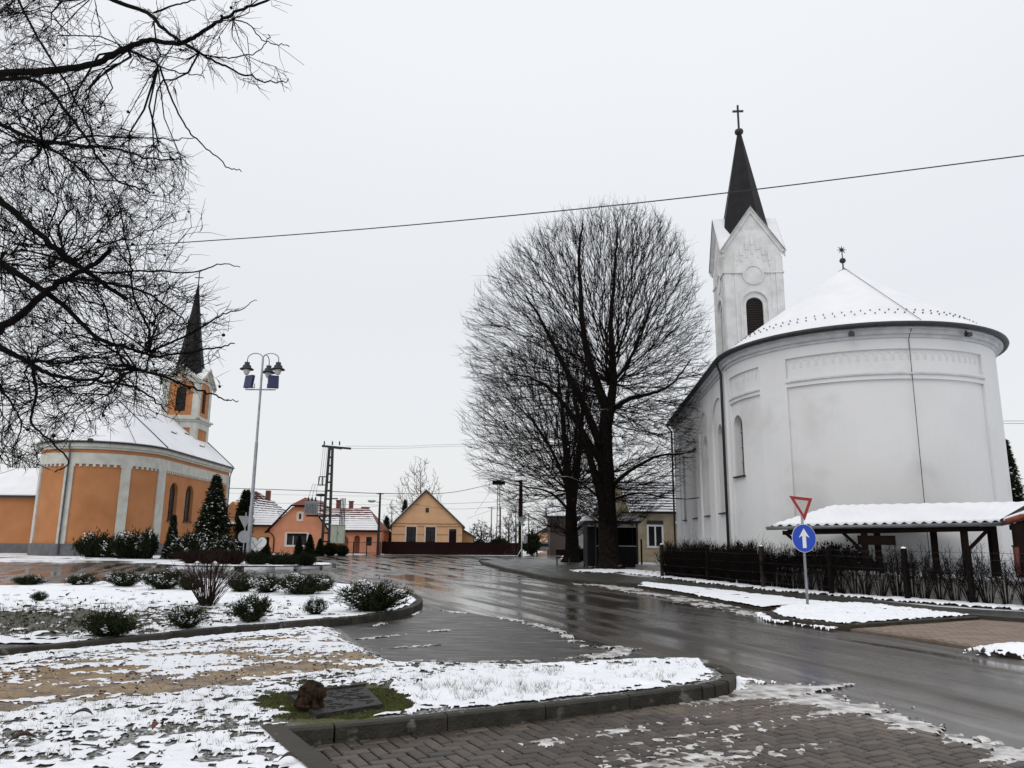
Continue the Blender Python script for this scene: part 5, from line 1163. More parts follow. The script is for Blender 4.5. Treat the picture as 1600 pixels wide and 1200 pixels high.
for (pxx, pyy, ly_) in ((1353, 870, .35), (1374, 880, 1.5), (1463, 880, 1.5), (1511, 880, .35)):
    k = .5
    for _ in range(20):                              # slide along the ray until the post stands in its row
        y_ = 22+k*4; lx_, l2 = loc_(pxx, pyy, y_); k += (ly_-l2)*.2
    zb = ez0+(ez1-ez0)*lx_/Ls-(.25 if ly_ < 1 else .1); b = MB(); b.box((lx_, ly_, zb/2), (.17, .15, zb)); b.build('post', WOOD, shd)
    if pxx in (1353, 1511): s_ = -1 if pxx == 1353 else 1; b = MB(); b.bar((lx_, ly_, zb-.62), (lx_+s_*.62, ly_, zb+.02), .09, .09); b.build('brace', WOOD, shd)
b = MB(); b.bar((.45, .35, ez0-.22), (1.25, .35, ez0-.95), .09, .09); b.build('brace', WOOD, shd)
b = MB(); xx, _ = loc_(1370, 836, 23.6); b.box((xx, .28, ez0-.40), (1.05, .06, .28)); b.build('fascia_board', WOOD, shd)
# tiled shelter at the right edge
q0 = at(1571, 815, 22.2); rsd = thing('tiled_shelter', 'brown timber post and red tiled roof corner at the right edge', 'shelter', (q0[0], q0[1], 0)); z = q0[2]
b = MB(); b.prism([(0, 0, z-.10), (2.6, -1.0, z+.75), (2.6, -1.0, z+.85), (0, 0, z+.02)], (1.1, 3.0, 0)); b.prism([(2.6, -1.0, z+.75), (5.2, -2.0, z-.10), (5.2, -2.0, z+.02), (2.6, -1.0, z+.85)], (1.1, 3.0, 0)); ro = b.build('roof', ROOFDK, rsd)
for (ax_, ay_) in ((5.1, -1.7), (5.9, .6), (1.0, 2.3)): b = MB(); b.box((ax_, ay_, z/2), (.2, .2, z-.05)); b.build('post', WOOD, rsd)
b = MB(); b.bar((.2, .15, z-.16), (5.2, -1.75, z-.16), .14, .14); b.build('beam', WOOD, rsd)
for k in range(7): b = MB(); t = k/7; b.tube([(2.6*t, -1.0*t-.03, z+.85*t+.0), (2.6*(t+.15), -1.0*(t+.15)-.03, z+.85*(t+.15)+.03)], .07, 7); b.build('verge_tile', ROOFRED, ro)
b = MB(); b.prism([(.1, .05, z+.04), (2.6, -.9, z+.87), (2.6, -.9, z+.95), (.1, .05, z+.12)], (1.05, 2.85, 0)); b.prism([(2.6, -.9, z+.87), (5.1, -1.85, z+.05), (5.1, -1.85, z+.12), (2.6, -.9, z+.95)], (1.05, 2.85, 0)); b.build('roof_snow', ROOFSNOW, ro)
x1_, y1_, _ = at(1592, 850, 21.9); b = MB(); b.box((x1_-q0[0], y1_-q0[1], z/2), (.2, .2, z-.1)); b.build('post', WOOD, rsd)
x1_, y1_ = G(1598, 950); rp_ = thing('red_post', 'slim red painted post at the right edge of the hedge', 'post', (x1_, y1_, 0)); b = MB(); b.box((0, 0, .78), (.1, .1, 1.56)); b.build('post_body', WOODR, rp_); b = MB(); b.box((0, 0, 1.58), (.13, .13, .04)); b.build('post_cap', WOOD, rp_)

# ---- fence posts and rails along the hedge
fence = thing('wire_fence', 'low wire fence on dark posts along the churchyard hedge', 'fence')
fp = Gl([(1003, 890), (1035, 903), (1107, 911), (1193, 921), (1300, 931), (1419, 940), (1521, 948), (1660, 958)], .1)
for k, p in enumerate(fp):
    b = MB(); b.box((p[0], p[1], .78), (.11, .11, 1.42) if k else (.07, .07, 1.9), .5); b.build('post', WOODG if k in (1, 3) else BARK, fence)
    b = MB(); b.lathe([(.07, 0), (.05, .03), (0, .045)], (p[0], p[1], 1.49), 8); 
    if k in (1, 3, 5): b.build('snow_cap', SNOW, fence)
b = MB()
for z in (.35, .65, .95, 1.25, 1.42):
    for a, c in zip(fp[:-1], fp[1:]): b.tube([(a[0], a[1], z), ((a[0]+c[0])/2, (a[1]+c[1])/2, z-.02), (c[0], c[1], z)], .006, 4, cap=False)
b.build('wire', DARKMET, fence)
b = MB(); b.box((fp[0][0]+.35, fp[0][1]-1.2, .22), (.9, 3.0, .3), .15); b.build('low_wall', STONE, fence)
# behind: low stone kerb wall of church yard
yw = thing('low_wall', 'low snow topped wall running behind the hedge below the white church', 'wall'); b = MB()
for a, c in zip(fp[3:-1], fp[4:]):
    b.bar((a[0]+.9, a[1]+1.2, .35), (c[0]+.9, c[1]+1.2, .35), .25, .7)
b.build('masonry', STONE, yw); b = MB()
for a, c in zip(fp[3:-1], fp[4:]): b.bar((a[0]+.9, a[1]+1.2, .75), (c[0]+.9, c[1]+1.2, .75), .27, .09)
b.build('snow_cap', SNOW, yw)

# ================================================================== TREES
def skeleton(limbs, step=.35):
    S, L = [], []
    for C, base in limbs:
        acc = base
        for a, c in zip(C[:-1], C[1:]):
            d = np.linalg.norm(c-a); n = max(1, int(d/step))
            for k in range(n): S.append(a+(c-a)*k/n); L.append(acc+d*k/n)
            acc += d
        S.append(C[-1]); L.append(acc)
    return np.array(S), np.array(L)
def lime(label, Y, trunk_px, limbs_px, prof, N, bf, seed, trunk_r, part_top, twig_n=3, group=None, twl=.55, m=TWIG, rmin=.010, yoff=None, name='lime_tree'):
    rg = np.random.default_rng(seed); base = at(*trunk_px[0], Y); root = thing(name, label, 'tree', (0, 0, 0), 0, group)
    C = [np.array(at(*p, Y)) for p in trunk_px]; C[0][2] = 0.0
    # flared base
    b = MB(); cc = catmull(C, 5); k = len(cc); rad = [trunk_r*(1+.55*math.exp(-i*1.1))*(1-.45*(i/(k-1))) for i in range(k)]
    b.tube([tuple(p) for p in cc], rad, 14)
    for i, v in enumerate(b.v): a = math.atan2(v[1]-C[0][1], v[0]-C[0][0]); f = 1+.07*math.sin(a*5+v[2]*.7)+.05*math.sin(a*11+v[2]*2); c0 = cc[min(i//14, k-1)]; b.v[i] = (c0[0]+(v[0]-c0[0])*f, c0[1]+(v[1]-c0[1])*f, v[2])
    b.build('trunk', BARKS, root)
    skel = [(cc[int(k*.35):], .5)]
    for (pts, r0, r1, dy) in limbs_px:
        Q = [np.array(at(p[0], p[1], Y+dy*(i/(len(pts)-1)))) for i, p in enumerate(pts)]; 
        Cc = limb('limb', root, Q, r0, r1, BARKS, 9, .03); skel.append((Cc, 1.0))
    S, L = skeleton(skel, .5)
    zs = np.array([at(trunk_px[0][0], q[0], Y)[2] for q in prof]); o_ = np.argsort(zs); ax = np.array([at(q[3], q[0], Y)[0] for q in prof]); sc_ = Y/FPX*1.02
    rl = np.array([q[1]*sc_ for q in prof]); rr = np.array([q[2]*sc_ for q in prof])
    T = []; zmin, zmax = zs.min(), zs.max()
    while len(T) < N:
        z = rg.uniform(zmin, zmax); a = rg.uniform(0, 2*PI); l_, r_ = np.interp(z, zs[o_], rl[o_]), np.interp(z, zs[o_], rr[o_]); c = np.interp(z, zs[o_], ax[o_])
        mx = .5*(l_+r_); 
        if rg.random() > (mx/6.5)**.8: continue
        R = (r_ if math.cos(a) > 0 else l_); rho = rg.random()**.45; x = math.cos(a)*R*rho; y = math.sin(a)*.5*(l_+r_)*rho
        T.append((c+x, Y+y, z))
    T = np.array(T)
    grow('crown', root, S, L, T, bf, rmin, .40, .12, m, twig_n, twl, rmin*.70, .22, .01, .0, rg, .30, .05)
    return root
profA = [(340, 12, 14, 958), (350, 90, 82, 955), (378, 142, 114, 950), (425, 192, 140, 945), (495, 226, 162, 942), (560, 232, 170, 942), (620, 215, 170, 945), (680, 200, 150, 945), (730, 150, 130, 950), (775, 90, 95, 955), (820, 20, 50, 955)]
limbsA = [([(952, 830), (938, 770), (922, 715), (905, 655), (893, 600)], .36, .05, -1.2), ([(948, 640), (930, 590), (915, 540), (908, 470), (905, 400), (910, 350)], .30, .05, .5), ([(950, 660), (958, 600), (957, 560), (955, 500), (960, 430), (965, 360)], .30, .05, -.8),
          ([(940, 700), (915, 640), (890, 590), (868, 545), (845, 500), (820, 460)], .26, .04, -2.0), ([(955, 640), (985, 622), (1015, 615), (1050, 600), (1080, 560)], .20, .03, 1.5),
          ([(955, 760), (985, 735), (1030, 712), (1080, 705), (1120, 675)], .14, .02, -1.5), ([(950, 740), (925, 700), (895, 650), (862, 610), (830, 590), (790, 585)], .24, .03, -3), ([(955, 600), (985, 560), (1010, 500), (1030, 440)], .14, .03, 2.5),
          ([(950, 790), (900, 750), (860, 745), (815, 740)], .08, .02, -3), ([(957, 780), (1000, 770), (1060, 780), (1150, 770)], .09, .015, -2), ([(945, 620), (905, 600), (880, 570)], .12, .04, 3.5)]
lime('largest bare lime tree with dense rounded crown next to the bus shelter', 42.6, [(955, 894), (950, 850), (948, 780), (946, 700), (948, 640)], limbsA, profA, 8600, .85, 101, .60, None, twig_n=4, twl=.60, rmin=.0085)
profB = [(505, 10, 20, 880), (540, 80, 50, 880), (590, 136, 60, 878), (650, 162, 66, 880), (710, 158, 70, 882), (760, 132, 60, 885), (800, 95, 45, 890), (835, 45, 30, 893)]
limbsB = [([(893, 800), (885, 720), (878, 640), (870, 560)], .36, .04, 0), ([(893, 800), (905, 700), (912, 620), (915, 560)], .32, .04, 1), ([(890, 770), (860, 700), (825, 650), (790, 620)], .16, .03, -1.5), ([(892, 800), (860, 770), (820, 760), (775, 750)], .12, .02, -2)]
lime('second bare lime tree behind, its crown spreading left over the street', 56.0, [(893, 880), (893, 840), (892, 800), (893, 780)], limbsB, profB, 4200, .85, 102, .54, None, twig_n=4, twl=.75, rmin=.010)
def smalltree(label, Y, px, top, bot, halfw, N, seed, m=TWIGB, bf=.5, group=None, tr=.18, rmin=.016, name='bare_tree', low=.25):
    rg = np.random.default_rng(seed); root = thing(name, label, 'tree', (0, 0, 0), 0, group); x, y, z1 = at(px, top, Y); x0, _, _ = at(px, bot, Y); hw_ = halfw*Y/FPX
    b = MB(); Ht_ = z1; pts = [(x0+rg.normal(0, .02)*Ht_*t*.3+(x-x0)*t, Y, Ht_*t) for t in np.linspace(0, .85, 8)]; b.tube(pts, [tr*(1-.9*t) for t in np.linspace(0, 1, 8)], 8); b.build('trunk', m, root)
    C = np.array(pts); S, L = skeleton([(C[1:], 1)], .5); T = []
    while len(T) < N:
        t = rg.uniform(low, 1); pr = math.sin(PI*min(1, ((t-low)/(1-low))**.75*.93+.07))**.7; a = rg.uniform(0, 2*PI); rho = rg.random()**.5
        if rg.random() > pr**1.5: continue
        T.append((x+math.cos(a)*hw_*pr*rho, Y+math.sin(a)*hw_*pr*rho, Ht_*t))
    grow('crown', root, S, L, np.array(T), bf, rmin, .38, .12, m, 2, .5, rmin*.8, .3, .02, 0, rg); return root
smalltree('airy grey bare tree rising behind the yellow house roof', 100, 657, 709, 866, 40, 420, 5, TWIGB, .6)
smalltree('faint small bare tree above the pink house roof', 110, 468, 776, 866, 22, 120, 6, TWIGB, .6)
smalltree('reddish bare shrub tree beside the stork nest pole', 96, 795, 800, 868, 24, 350, 7, TWIGR, .4, low=.1)
smalltree('round grey bare bush right of the yellow house', 92, 752, 811, 868, 28, 420, 8, TWIG, .3, low=.05, rmin=.02)
smalltree('bare tree among wires right of the stork nest pole', 110, 806, 775, 868, 22, 220, 9, TWIGB, .5)
smalltree('dark bare bush spreading along the far street', 100, 833, 812, 866, 26, 320, 10, TWIGR, .3, low=.05)
smalltree('bare tree at the bend of the far street', 130, 862, 790, 860, 26, 260, 13, TWIG, .4, low=.1, rmin=.022)
smalltree('pale drooping bare tree behind the pole with the street light', 100, 612, 780, 866, 14, 160, 14, TWIGB, .3)
smalltree('tall bare tree behind the low orange outbuilding', 84, 20, 665, 868, 75, 700, 15, TWIG, .45, rmin=.022)
smalltree('bare tree between the orange outbuilding and church roof', 92, 70, 668, 868, 50, 400, 16, TWIG, .45, rmin=.022)
smalltree('bare tree rising behind the small cottage by the white church', 75, 1010, 745, 868, 28, 260, 17, TWIGB, .5)

# ---- left foreground tree
ft = thing('plane_tree', 'bare tree with tangled overhanging branches and round seed balls filling the left edge', 'tree')
TB = (-9.2, 8.6); 
b = MB(); cc = catmull([(TB[0], TB[1], 0), (TB[0]+.05, TB[1], 1.2), (TB[0]-.1, TB[1]+.1, 3), (TB[0]+.1, TB[1]+.1, 4.8), (TB[0]+.1, TB[1], 7.5)], 6); k = len(cc)
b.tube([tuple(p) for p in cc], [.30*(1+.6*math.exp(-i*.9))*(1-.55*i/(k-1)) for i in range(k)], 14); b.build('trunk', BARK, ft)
z1c = lambda L: [(x/3, y/3) for x, y in L]; z2c = lambda L: [(x/3, 400+y/3) for x, y in L]
LIM = [  # pixel course, radius start/end (m), depth start/end
 ([(-300, 190)]+z1c([(0, 345), (250, 330), (440, 300), (560, 240), (690, 190), (830, 205), (920, 170), (1030, 95), (1140, 40), (1300, -10)]), .085, .010, 8.2, 6.6),
 (z1c([(300, -120), (530, 0), (690, 60), (760, 130), (850, 195), (960, 260), (1060, 310), (1180, 365), (1290, 385), (1355, 375)]), .040, .004, 7.2, 6.6),
 (z1c([(930, 250), (1000, 265), (1090, 270), (1220, 235), (1260, 160)]), .012, .004, 6.7, 6.4),
 (z1c([(600, 235), (680, 270), (740, 305), (780, 400), (850, 560), (920, 650), (1000, 720), (1080, 790), (1135, 800)]), .020, .004, 6.9, 6.5),
 (z1c([(1090, 90), (1170, 115), (1220, 180), (1300, 210), (1355, 215)]), .010, .004, 6.6, 6.4),
 (z1c([(740, 310), (860, 345), (960, 360)]), .012, .004, 6.9, 7.0), (z1c([(720, 60), (830, 20), (900, 0), (1000, -60)]), .014, .006, 6.9, 6.8), (z1c([(720, 100), (735, 200), (750, 260)]), .012, .008, 6.9, 6.9),
 ([(-300, 120)]+z1c([(-100, 350), (0, 370), (130, 370), (240, 430), (370, 600), (450, 720), (560, 850), (700, 900)]), .055, .008, 8.2, 7.4),
 ([(-300, 200)]+z1c([(0, 580), (150, 650), (350, 680), (500, 690), (700, 740), (860, 745)]), .06, .006, 8.4, 7.6),
 (z1c([(200, 680), (330, 660), (420, 640), (660, 645), (800, 655), (915, 650)]), .022, .004, 8.2, 7.4),
 ([(-300, 260)]+z1c([(0, 940), (130, 1050), (280, 1180), (430, 1290), (600, 1400)]), .08, .02, 8.4, 7.8),
 ([(-300, 540)]+z2c([(0, 330), (80, 290), (200, 180), (300, 110), (450, 40), (520, -40)]), .10, .02, 8.6, 7.6),
 (z2c([(300, 105), (400, 110), (520, 130), (680, 170), (800, 250), (900, 330)]), .032, .006, 8.0, 7.3),
 (z2c([(0, 30), (200, 160), (330, 260), (450, 380), (600, 430), (760, 470), (1000, 430), (1100, 415)]), .055, .005, 8.4, 7.2),
 ([(-300, 470)]+z2c([(0, 430), (100, 480), (200, 540), (350, 580), (520, 590), (680, 640), (780, 740)]), .075, .006, 8.6, 7.6),
 (z2c([(150, 500), (165, 600), (170, 660), (150, 780), (230, 860), (320, 960), (260, 1020)]), .030, .006, 8.3, 8.0),
 (z2c([(640, 530), (780, 570), (900, 620), (1000, 650), (1060, 675), (1125, 680)]), .022, .004, 7.6, 7.0),
 (z2c([(700, 450), (880, 370), (980, 310), (1060, 270), (1130, 250), (1210, 205)]), .020, .003, 7.6, 7.0),
 (z2c([(300, 20), (440, 75), (700, 70), (900, 75), (1040, 40), (1125, 50)]), .022, .004, 7.9, 7.2),
 (z2c([(0, 620), (60, 700), (100, 800), (60, 900)]), .02, .006, 8.3, 8.3), ([(-300, 20)]+[(0, -60), (60, 60), (120, 160), (160, 240)], .04, .008, 8.2, 7.9),
 (z1c([(440, -20), (460, 80), (470, 160)]), .006, .003, 7.4, 7.2)]
SK = []
for pts, r0, r1, d0, d1 in LIM:
    r0 *= .68
    n = len(pts); Q = [np.array(at(p[0], p[1], d0+(d1-d0)*i/(n-1)+.12*math.sin(i*2.1+p[0]))) for i, p in enumerate(pts)]
    if pts[0][0] <= -299: Q = [np.array([TB[0]+.1, TB[1], min(7.3, max(3.0, Q[0][2]))])]; Q0 = Q[0]; Q1 = np.array(at(*pts[1], d0+(d1-d0)/(n-1))); dv_ = np.array(at(*pts[2], d0+2*(d1-d0)/(n-1)))-Q1; Q = [Q0, Q0*.5+(Q1-dv_*1.2)*.5+np.array([.1, 0, 0]), Q1-dv_*.8]+[np.array(at(p[0], p[1], d0+(d1-d0)*i/(n-1))) for i, p in list(enumerate(pts))[1:]]
    Cc = limb('branch', ft, Q, r0, r1, BARK, 8, .010); SK.append((Cc, .5 if pts[0][0] < 0 else 1.2))
S, L = skeleton(SK, .12)
by = [(-50, 95), (0, 100), (60, 120), (100, 150), (150, 165), (200, 215), (240, 285), (280, 295), (330, 290), (380, 280), (410, 270), (440, 320), (480, 350), (520, 350), (560, 335), (600, 325), (640, 290), (660, 230), (690, 140), (720, 70), (760, 30)]
rgf = np.random.default_rng(44); T = []
while len(T) < 4600:
    py = rgf.uniform(-60, 735); lim_ = np.interp(py, [q[0] for q in by], [q[1] for q in by]); px = rgf.uniform(-260, lim_+15*rgf.normal())
    dens = 1.0
    if py < 110: dens = .55
    if py > 640: dens = .45
    if px > lim_-70: dens *= .6
    if px < 0: dens *= .35
    if rgf.random() > dens: continue
    T.append(at(px, py, rgf.uniform(6.3, 9.8)))
# sparse sprays on the long outer limbs
for pts, a0_, a1_ in ((LIM[0][0][5:], 6.4, 7.0), (LIM[1][0][2:], 6.4, 7.0), (LIM[3][0][:4], 6.5, 6.9)):
    C2 = catmull([(p[0], p[1], 0) for p in pts], 8)
    for _ in range(45): q = C2[rgf.integers(len(C2))]; T.append(at(q[0]+rgf.normal(0, 16), q[1]+rgf.normal(0, 16), rgf.uniform(a0_, a1_)))
T = np.array(T)
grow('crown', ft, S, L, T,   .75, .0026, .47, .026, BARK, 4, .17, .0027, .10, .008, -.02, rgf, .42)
b = MB(); 
for _ in range(150):
    q = T[rgf.integers(len(T))]; r_ = rgf.uniform(.010, .019); c_ = (q[0], q[1], q[2]-.06); b.tube([(q[0], q[1], q[2]), c_], .0016, 3)
    b.lathe([(0, -r_), (r_*.8, -r_*.6), (r_, 0), (r_*.8, r_*.6), (0, r_)], c_, 6)
b.build('seed_ball', BARK, ft, 'stuff')

# ================================================================== SHRUBS AND CONIFERS
def leaves(P, Dv, ln, wd, rg):
    """flat pointed needles-sprays: one triangle each"""
    n = len(P); Dv = Dv/np.linalg.norm(Dv, axis=1)[:, None]; S = np.cross(Dv, rg.normal(0, 1, (n, 3))); S /= np.linalg.norm(S, axis=1)[:, None]
    ln = ln*(.6+.8*rg.random(n))[:, None]; V = np.stack([P-S*wd/2, P+S*wd/2, P+Dv*ln], 1).reshape(-1, 3); F = np.arange(3*n).reshape(n, 3); return V, F
def blobs(P, r, rg, flat=.55):
    n = len(P); base = np.array([(1, 0, 0), (-.5, .87, 0), (-.5, -.87, 0), (0, 0, 1), (0, 0, -.5), (.5, .8, .3), (.6, -.7, .3)]); r = r*(.5+rg.random((n, 1, 1)))
    B = base[None, :5]*r*np.array([1, 1, flat]); th = rg.uniform(0, 2*PI, n); c, s = np.cos(th)[:, None], np.sin(th)[:, None]
    X_ = B[:, :, 0]*c-B[:, :, 1]*s; Y_ = B[:, :, 0]*s+B[:, :, 1]*c; V = np.stack([X_, Y_, B[:, :, 2]], 2)+P[:, None]; F0 = np.array([(0, 1, 3), (1, 2, 3), (2, 0, 3), (1, 0, 4), (2, 1, 4), (0, 2, 4)])
    F = (np.arange(n)*5)[:, None, None]+F0[None]; return V.reshape(-1, 3), F.reshape(-1, 3)
def shrub_proto(w_, d_, h_, seed, m, nst=70, per=34, snown=420, lab='', leafl=.07, leafw=.022, snr=.030, cat='bush', name='yew_bush', stems=TWIG, spike=.5):
    rg = np.random.default_rng(seed); root = thing(name, lab, cat)
    th = rg.uniform(0, 2*PI, nst); el = np.arccos(rg.random(nst)**.8)*.93; R = .75+.35*rg.random(nst)
    tip = np.stack([np.cos(th)*np.sin(el)*w_/2*R, np.sin(th)*np.sin(el)*d_/2*R, .06+np.cos(el)**.7*h_*R], 1); base = tip*np.array([.15, .15, 0])
    P0, P1 = base, (base*.4+tip*.6)+np.array([0, 0, .06*h_]); segs_obj('stem', np.concatenate([P0, P1]), np.concatenate([P1, tip]), np.full(2*nst, .008), np.full(2*nst, .004), stems, root)
    t = rg.uniform(.15, 1, (nst, per)); k = t[:, :, None]; Q = np.where(k < .6, P0[:, None]+(P1-P0)[:, None]*k/.6, P1[:, None]+(tip-P1)[:, None]*(k-.6)/.4).reshape(-1, 3)
    Q = Q+rg.normal(0, .03*max(w_, .5), Q.shape); D = (tip-base)[:, None].repeat(per, 1).reshape(-1, 3); D /= np.linalg.norm(D, axis=1)[:, None]; D = D*spike+rg.normal(0, .55, D.shape); D[:, 2] += .25
    Q[:, 2] = np.maximum(Q[:, 2], .02)
    V, F = leaves(Q, D, leafl, leafw, rg); link('foliage', npmesh('foliage', V, F), m, root, 'stuff')
    if snown:
        Qs = Q[(Q[:, 2] > h_*.25)]; r2 = (Qs[:, 0]/w_*2)**2+(Qs[:, 1]/d_*2)**2+(Qs[:, 2]/h_)**2; pr = np.clip(r2, 0, 1); Qs = Qs[rg.random(len(Qs)) < pr]; Qs = Qs[:snown]
        V, F = blobs(Qs+np.array([0, 0, .015]), snr, rg); link('snow_clump', npmesh('snow_clump', V, F, True), SNOW, root, 'stuff')
    return root
protoY = [shrub_proto(1.6, 1.3, .62, 200+k, NEEDLEY, 120, 44, 330 if k != 1 else 90, leafl=.10, snr=.034, spike=.9) for k in range(3)]
BUSH = [ # px centre, py base, width px, height px, variant, label
 (580, 957, 112, 46, 0, 'widest spiky yew bush at the rounded tip of the kerbed island'),
 (387, 973, 72, 42, 1, 'dark spiky yew bush in the middle of the snowy island'),
 (487, 962, 42, 26, 2, 'small yew on a short stem between two larger bushes'),
 (281, 984, 60, 34, 0, 'snow flecked yew bush close to the kerb, left of the dark one'),
 (150, 998, 100, 40, 1, 'low dark spreading yew near the kerb at far left'),
 (470, 930, 86, 32, 0, 'snow dusted yew behind the small stemmed one'),
 (413, 927, 62, 28, 2, 'rear row yew left of the wide snow dusted one'),
 (372, 925, 48, 26, 1, 'rear row yew just right of the bare brown shrub'),
 (250, 921, 68, 30, 0, 'rear row yew left of the bare brown shrub'),
 (290, 923, 44, 24, 1, 'rear row yew half hidden behind the bare brown shrub'),
 (188, 917, 54, 24, 2, 'fourth yew of the rear row counted from the left edge'),
 (118, 915, 52, 17, 0, 'low yew of the rear row above the snow, third from left'),
 (36, 915, 48, 16, 1, 'leftmost low yew of the rear row by the left edge'),
 (50, 940, 26, 15, 2, 'tiny upright yew seedling alone on the snow at left'),
 (500, 925, 40, 26, 2, 'rear row yew at the right end of the row')]
for k, (px, py, wp, hp, v, lab) in enumerate(BUSH):
    o = protoY[v] if k in (0, 1, 2) and {0: 0, 1: 1, 2: 2}[k] == v else copy_tree(protoY[v])
    g_ = G(px, py, .14); d = g_[1]; o.location = (g_[0], g_[1]+.25, .13); s_ = wp*d/FPX/1.45; sz = hp*d/FPX/.72; o.scale = (s_, s_, sz); o.rotation_euler = (0, 0, k*1.3); o['label'] = lab; o['category'] = 'bush'; o['group'] = 'yew bushes on the snowy island'
# bare brown twiggy shrub
def twiggy(label, loc, w_, h_, n, seed, m=TWIGR, name='bare_shrub', r=.006, cat='shrub', group=None, sub=4):
    rg = np.random.default_rng(seed); root = thing(name, label, cat, loc, 0, group); th = rg.uniform(0, 2*PI, n); sp_ = rg.random(n)**.7
    tip = np.stack([np.cos(th)*sp_*w_/2, np.sin(th)*sp_*w_/2, h_*(1-.35*sp_**2)*(.75+.3*rg.random(n))], 1); base = np.stack([np.cos(th)*.08*w_*rg.random(n), np.sin(th)*.08*w_, np.zeros(n)], 1)
    m1 = base+(tip-base)*.45*np.array([.75, .75, 1.1]); A0 = [base, m1]; A1 = [m1, tip]; B0 = [np.full(n, r), np.full(n, r*.75)]; B1 = [np.full(n, r*.75), np.full(n, r*.4)]
    for k in range(sub):
        t = rg.uniform(.1, .95, n)[:, None]; s0 = m1+(tip-m1)*t; d = (tip-m1)*.4+rg.normal(0, .10*h_, s0.shape); A0.append(s0); A1.append(s0+d*rg.uniform(.4, .9, n)[:, None]); B0.append(np.full(n, r*.5)); B1.append(np.full(n, r*.3))
    segs_obj('twigs', np.concatenate(A0), np.concatenate(A1), np.concatenate(B0), np.concatenate(B1), m, root); return root
g_ = G(323, 946, .14); twiggy('bare brown multi stemmed shrub in the middle of the snowy island', (g_[0], g_[1], .13), 1.9, 1.15, 90, 71, r=.009, sub=5)
# conifers
def spruce(label, px, py, top, halfw, Y, seed, dens=1.0, col=False, m=NEEDLE, snow=True, group=None):
    rg = np.random.default_rng(seed); x, y, _ = at(px, py, Y); Ht_ = at(px, top, Y)[2]; hw_ = halfw*Y/FPX; root = thing('spruce_tree' if not col else 'columnar_cypress', label, 'tree', (x, y, 0), 0, group)
    b = MB(); b.tube([(0, 0, 0), (0, 0, Ht_*.95)], [.05*hw_+.05, .015], 7); b.build('trunk', TWIG, root)
    n = int(1100*dens); t = rg.random(n)**(1.25 if not col else 1.0); th = rg.uniform(0, 2*PI, n); rad = hw_*((1-t)**.85 if not col else np.sin(PI*np.clip(t*.85+.12, 0, 1))**.55)*(.75+.35*rg.random(n)); z = Ht_*(.04+.96*t)
    tip = np.stack([np.cos(th)*rad, np.sin(th)*rad, z-(.10*rad if not col else -.15)], 1); base = np.stack([np.cos(th)*.1*rad, np.sin(th)*.1*rad, z+(.1*rad if not col else -.1)], 1)
    segs_obj('branches', base, tip, np.full(n, .012), np.full(n, .005), TWIG, root)
    per = 16; k = rg.uniform(.25, 1.05, (n, per))[:, :, None]; Q = (base[:, None]+(tip-base)[:, None]*k).reshape(-1, 3)+rg.normal(0, .035*hw_+.02, (n*per, 3)); D = (tip-base)[:, None].repeat(per, 1).reshape(-1, 3); D /= np.linalg.norm(D, axis=1)[:, None]+1e-6; D += rg.normal(0, .6, D.shape); D[:, 2] -= .1
    V, F = leaves(Q, D, .10+.05*hw_, .045+.02*hw_, rg); link('crown', npmesh('crown', V, F), m, root, 'stuff')
    if snow:
        Qs = tip[rg.random(n) < .22]-np.array([0, 0, -.05]); V, F = blobs(Qs*np.array([.92, .92, 1]), .055+.03*hw_, rg, .4); link('snow_clump', npmesh('snow_clump', V, F, True), SNOW, root, 'stuff')
    return root
spruce('tall dark spruce flecked with snow beside the orange church', 328, 873, 745, 37, 57, 301, 1.5)
spruce('narrow pointed conifer between church windows and tall spruce', 266, 873, 806, 13, 55, 302, .8)
spruce('dark columnar cypress right of the spruce and left of the lamp post', 377, 873, 769, 13, 62, 303, 1.0, True, snow=False)
spruce('dark conifer poking above the fence behind the street light pole', 602, 866, 808, 17, 96, 304, .5, snow=False)
spruce('dark pine partly behind the left slope of the yellow roof', 630, 866, 782, 16, 98, 305, .6, snow=False)
spruce('dark conifer at the right edge behind the white church', 1592, 880, 690, 34, 42, 306, 1.3, m=NEEDLE)
for k, (px, top, hw_, lab) in enumerate(((466, 838, 8, 'stubby dark conifer under the pink house window'), (483, 836, 11, 'double topped dark conifer right of pink window'), (499, 842, 8, 'slender dark conifer beside the transformer pole'), (516, 852, 12, 'round dark conifer right of transformer pole'), (534, 856, 10, 'ball shaped conifer below the green cabinet'), (413, 842, 12, 'dark conifer in front of the pale orange annexe'), (402, 850, 12, 'wide dark conifer right behind the lamp post'))):
    spruce(lab, px, 868, top, hw_, 74 if px > 430 else 66, 310+k, .35, px > 505, snow=False, group='small conifers before the pink house')
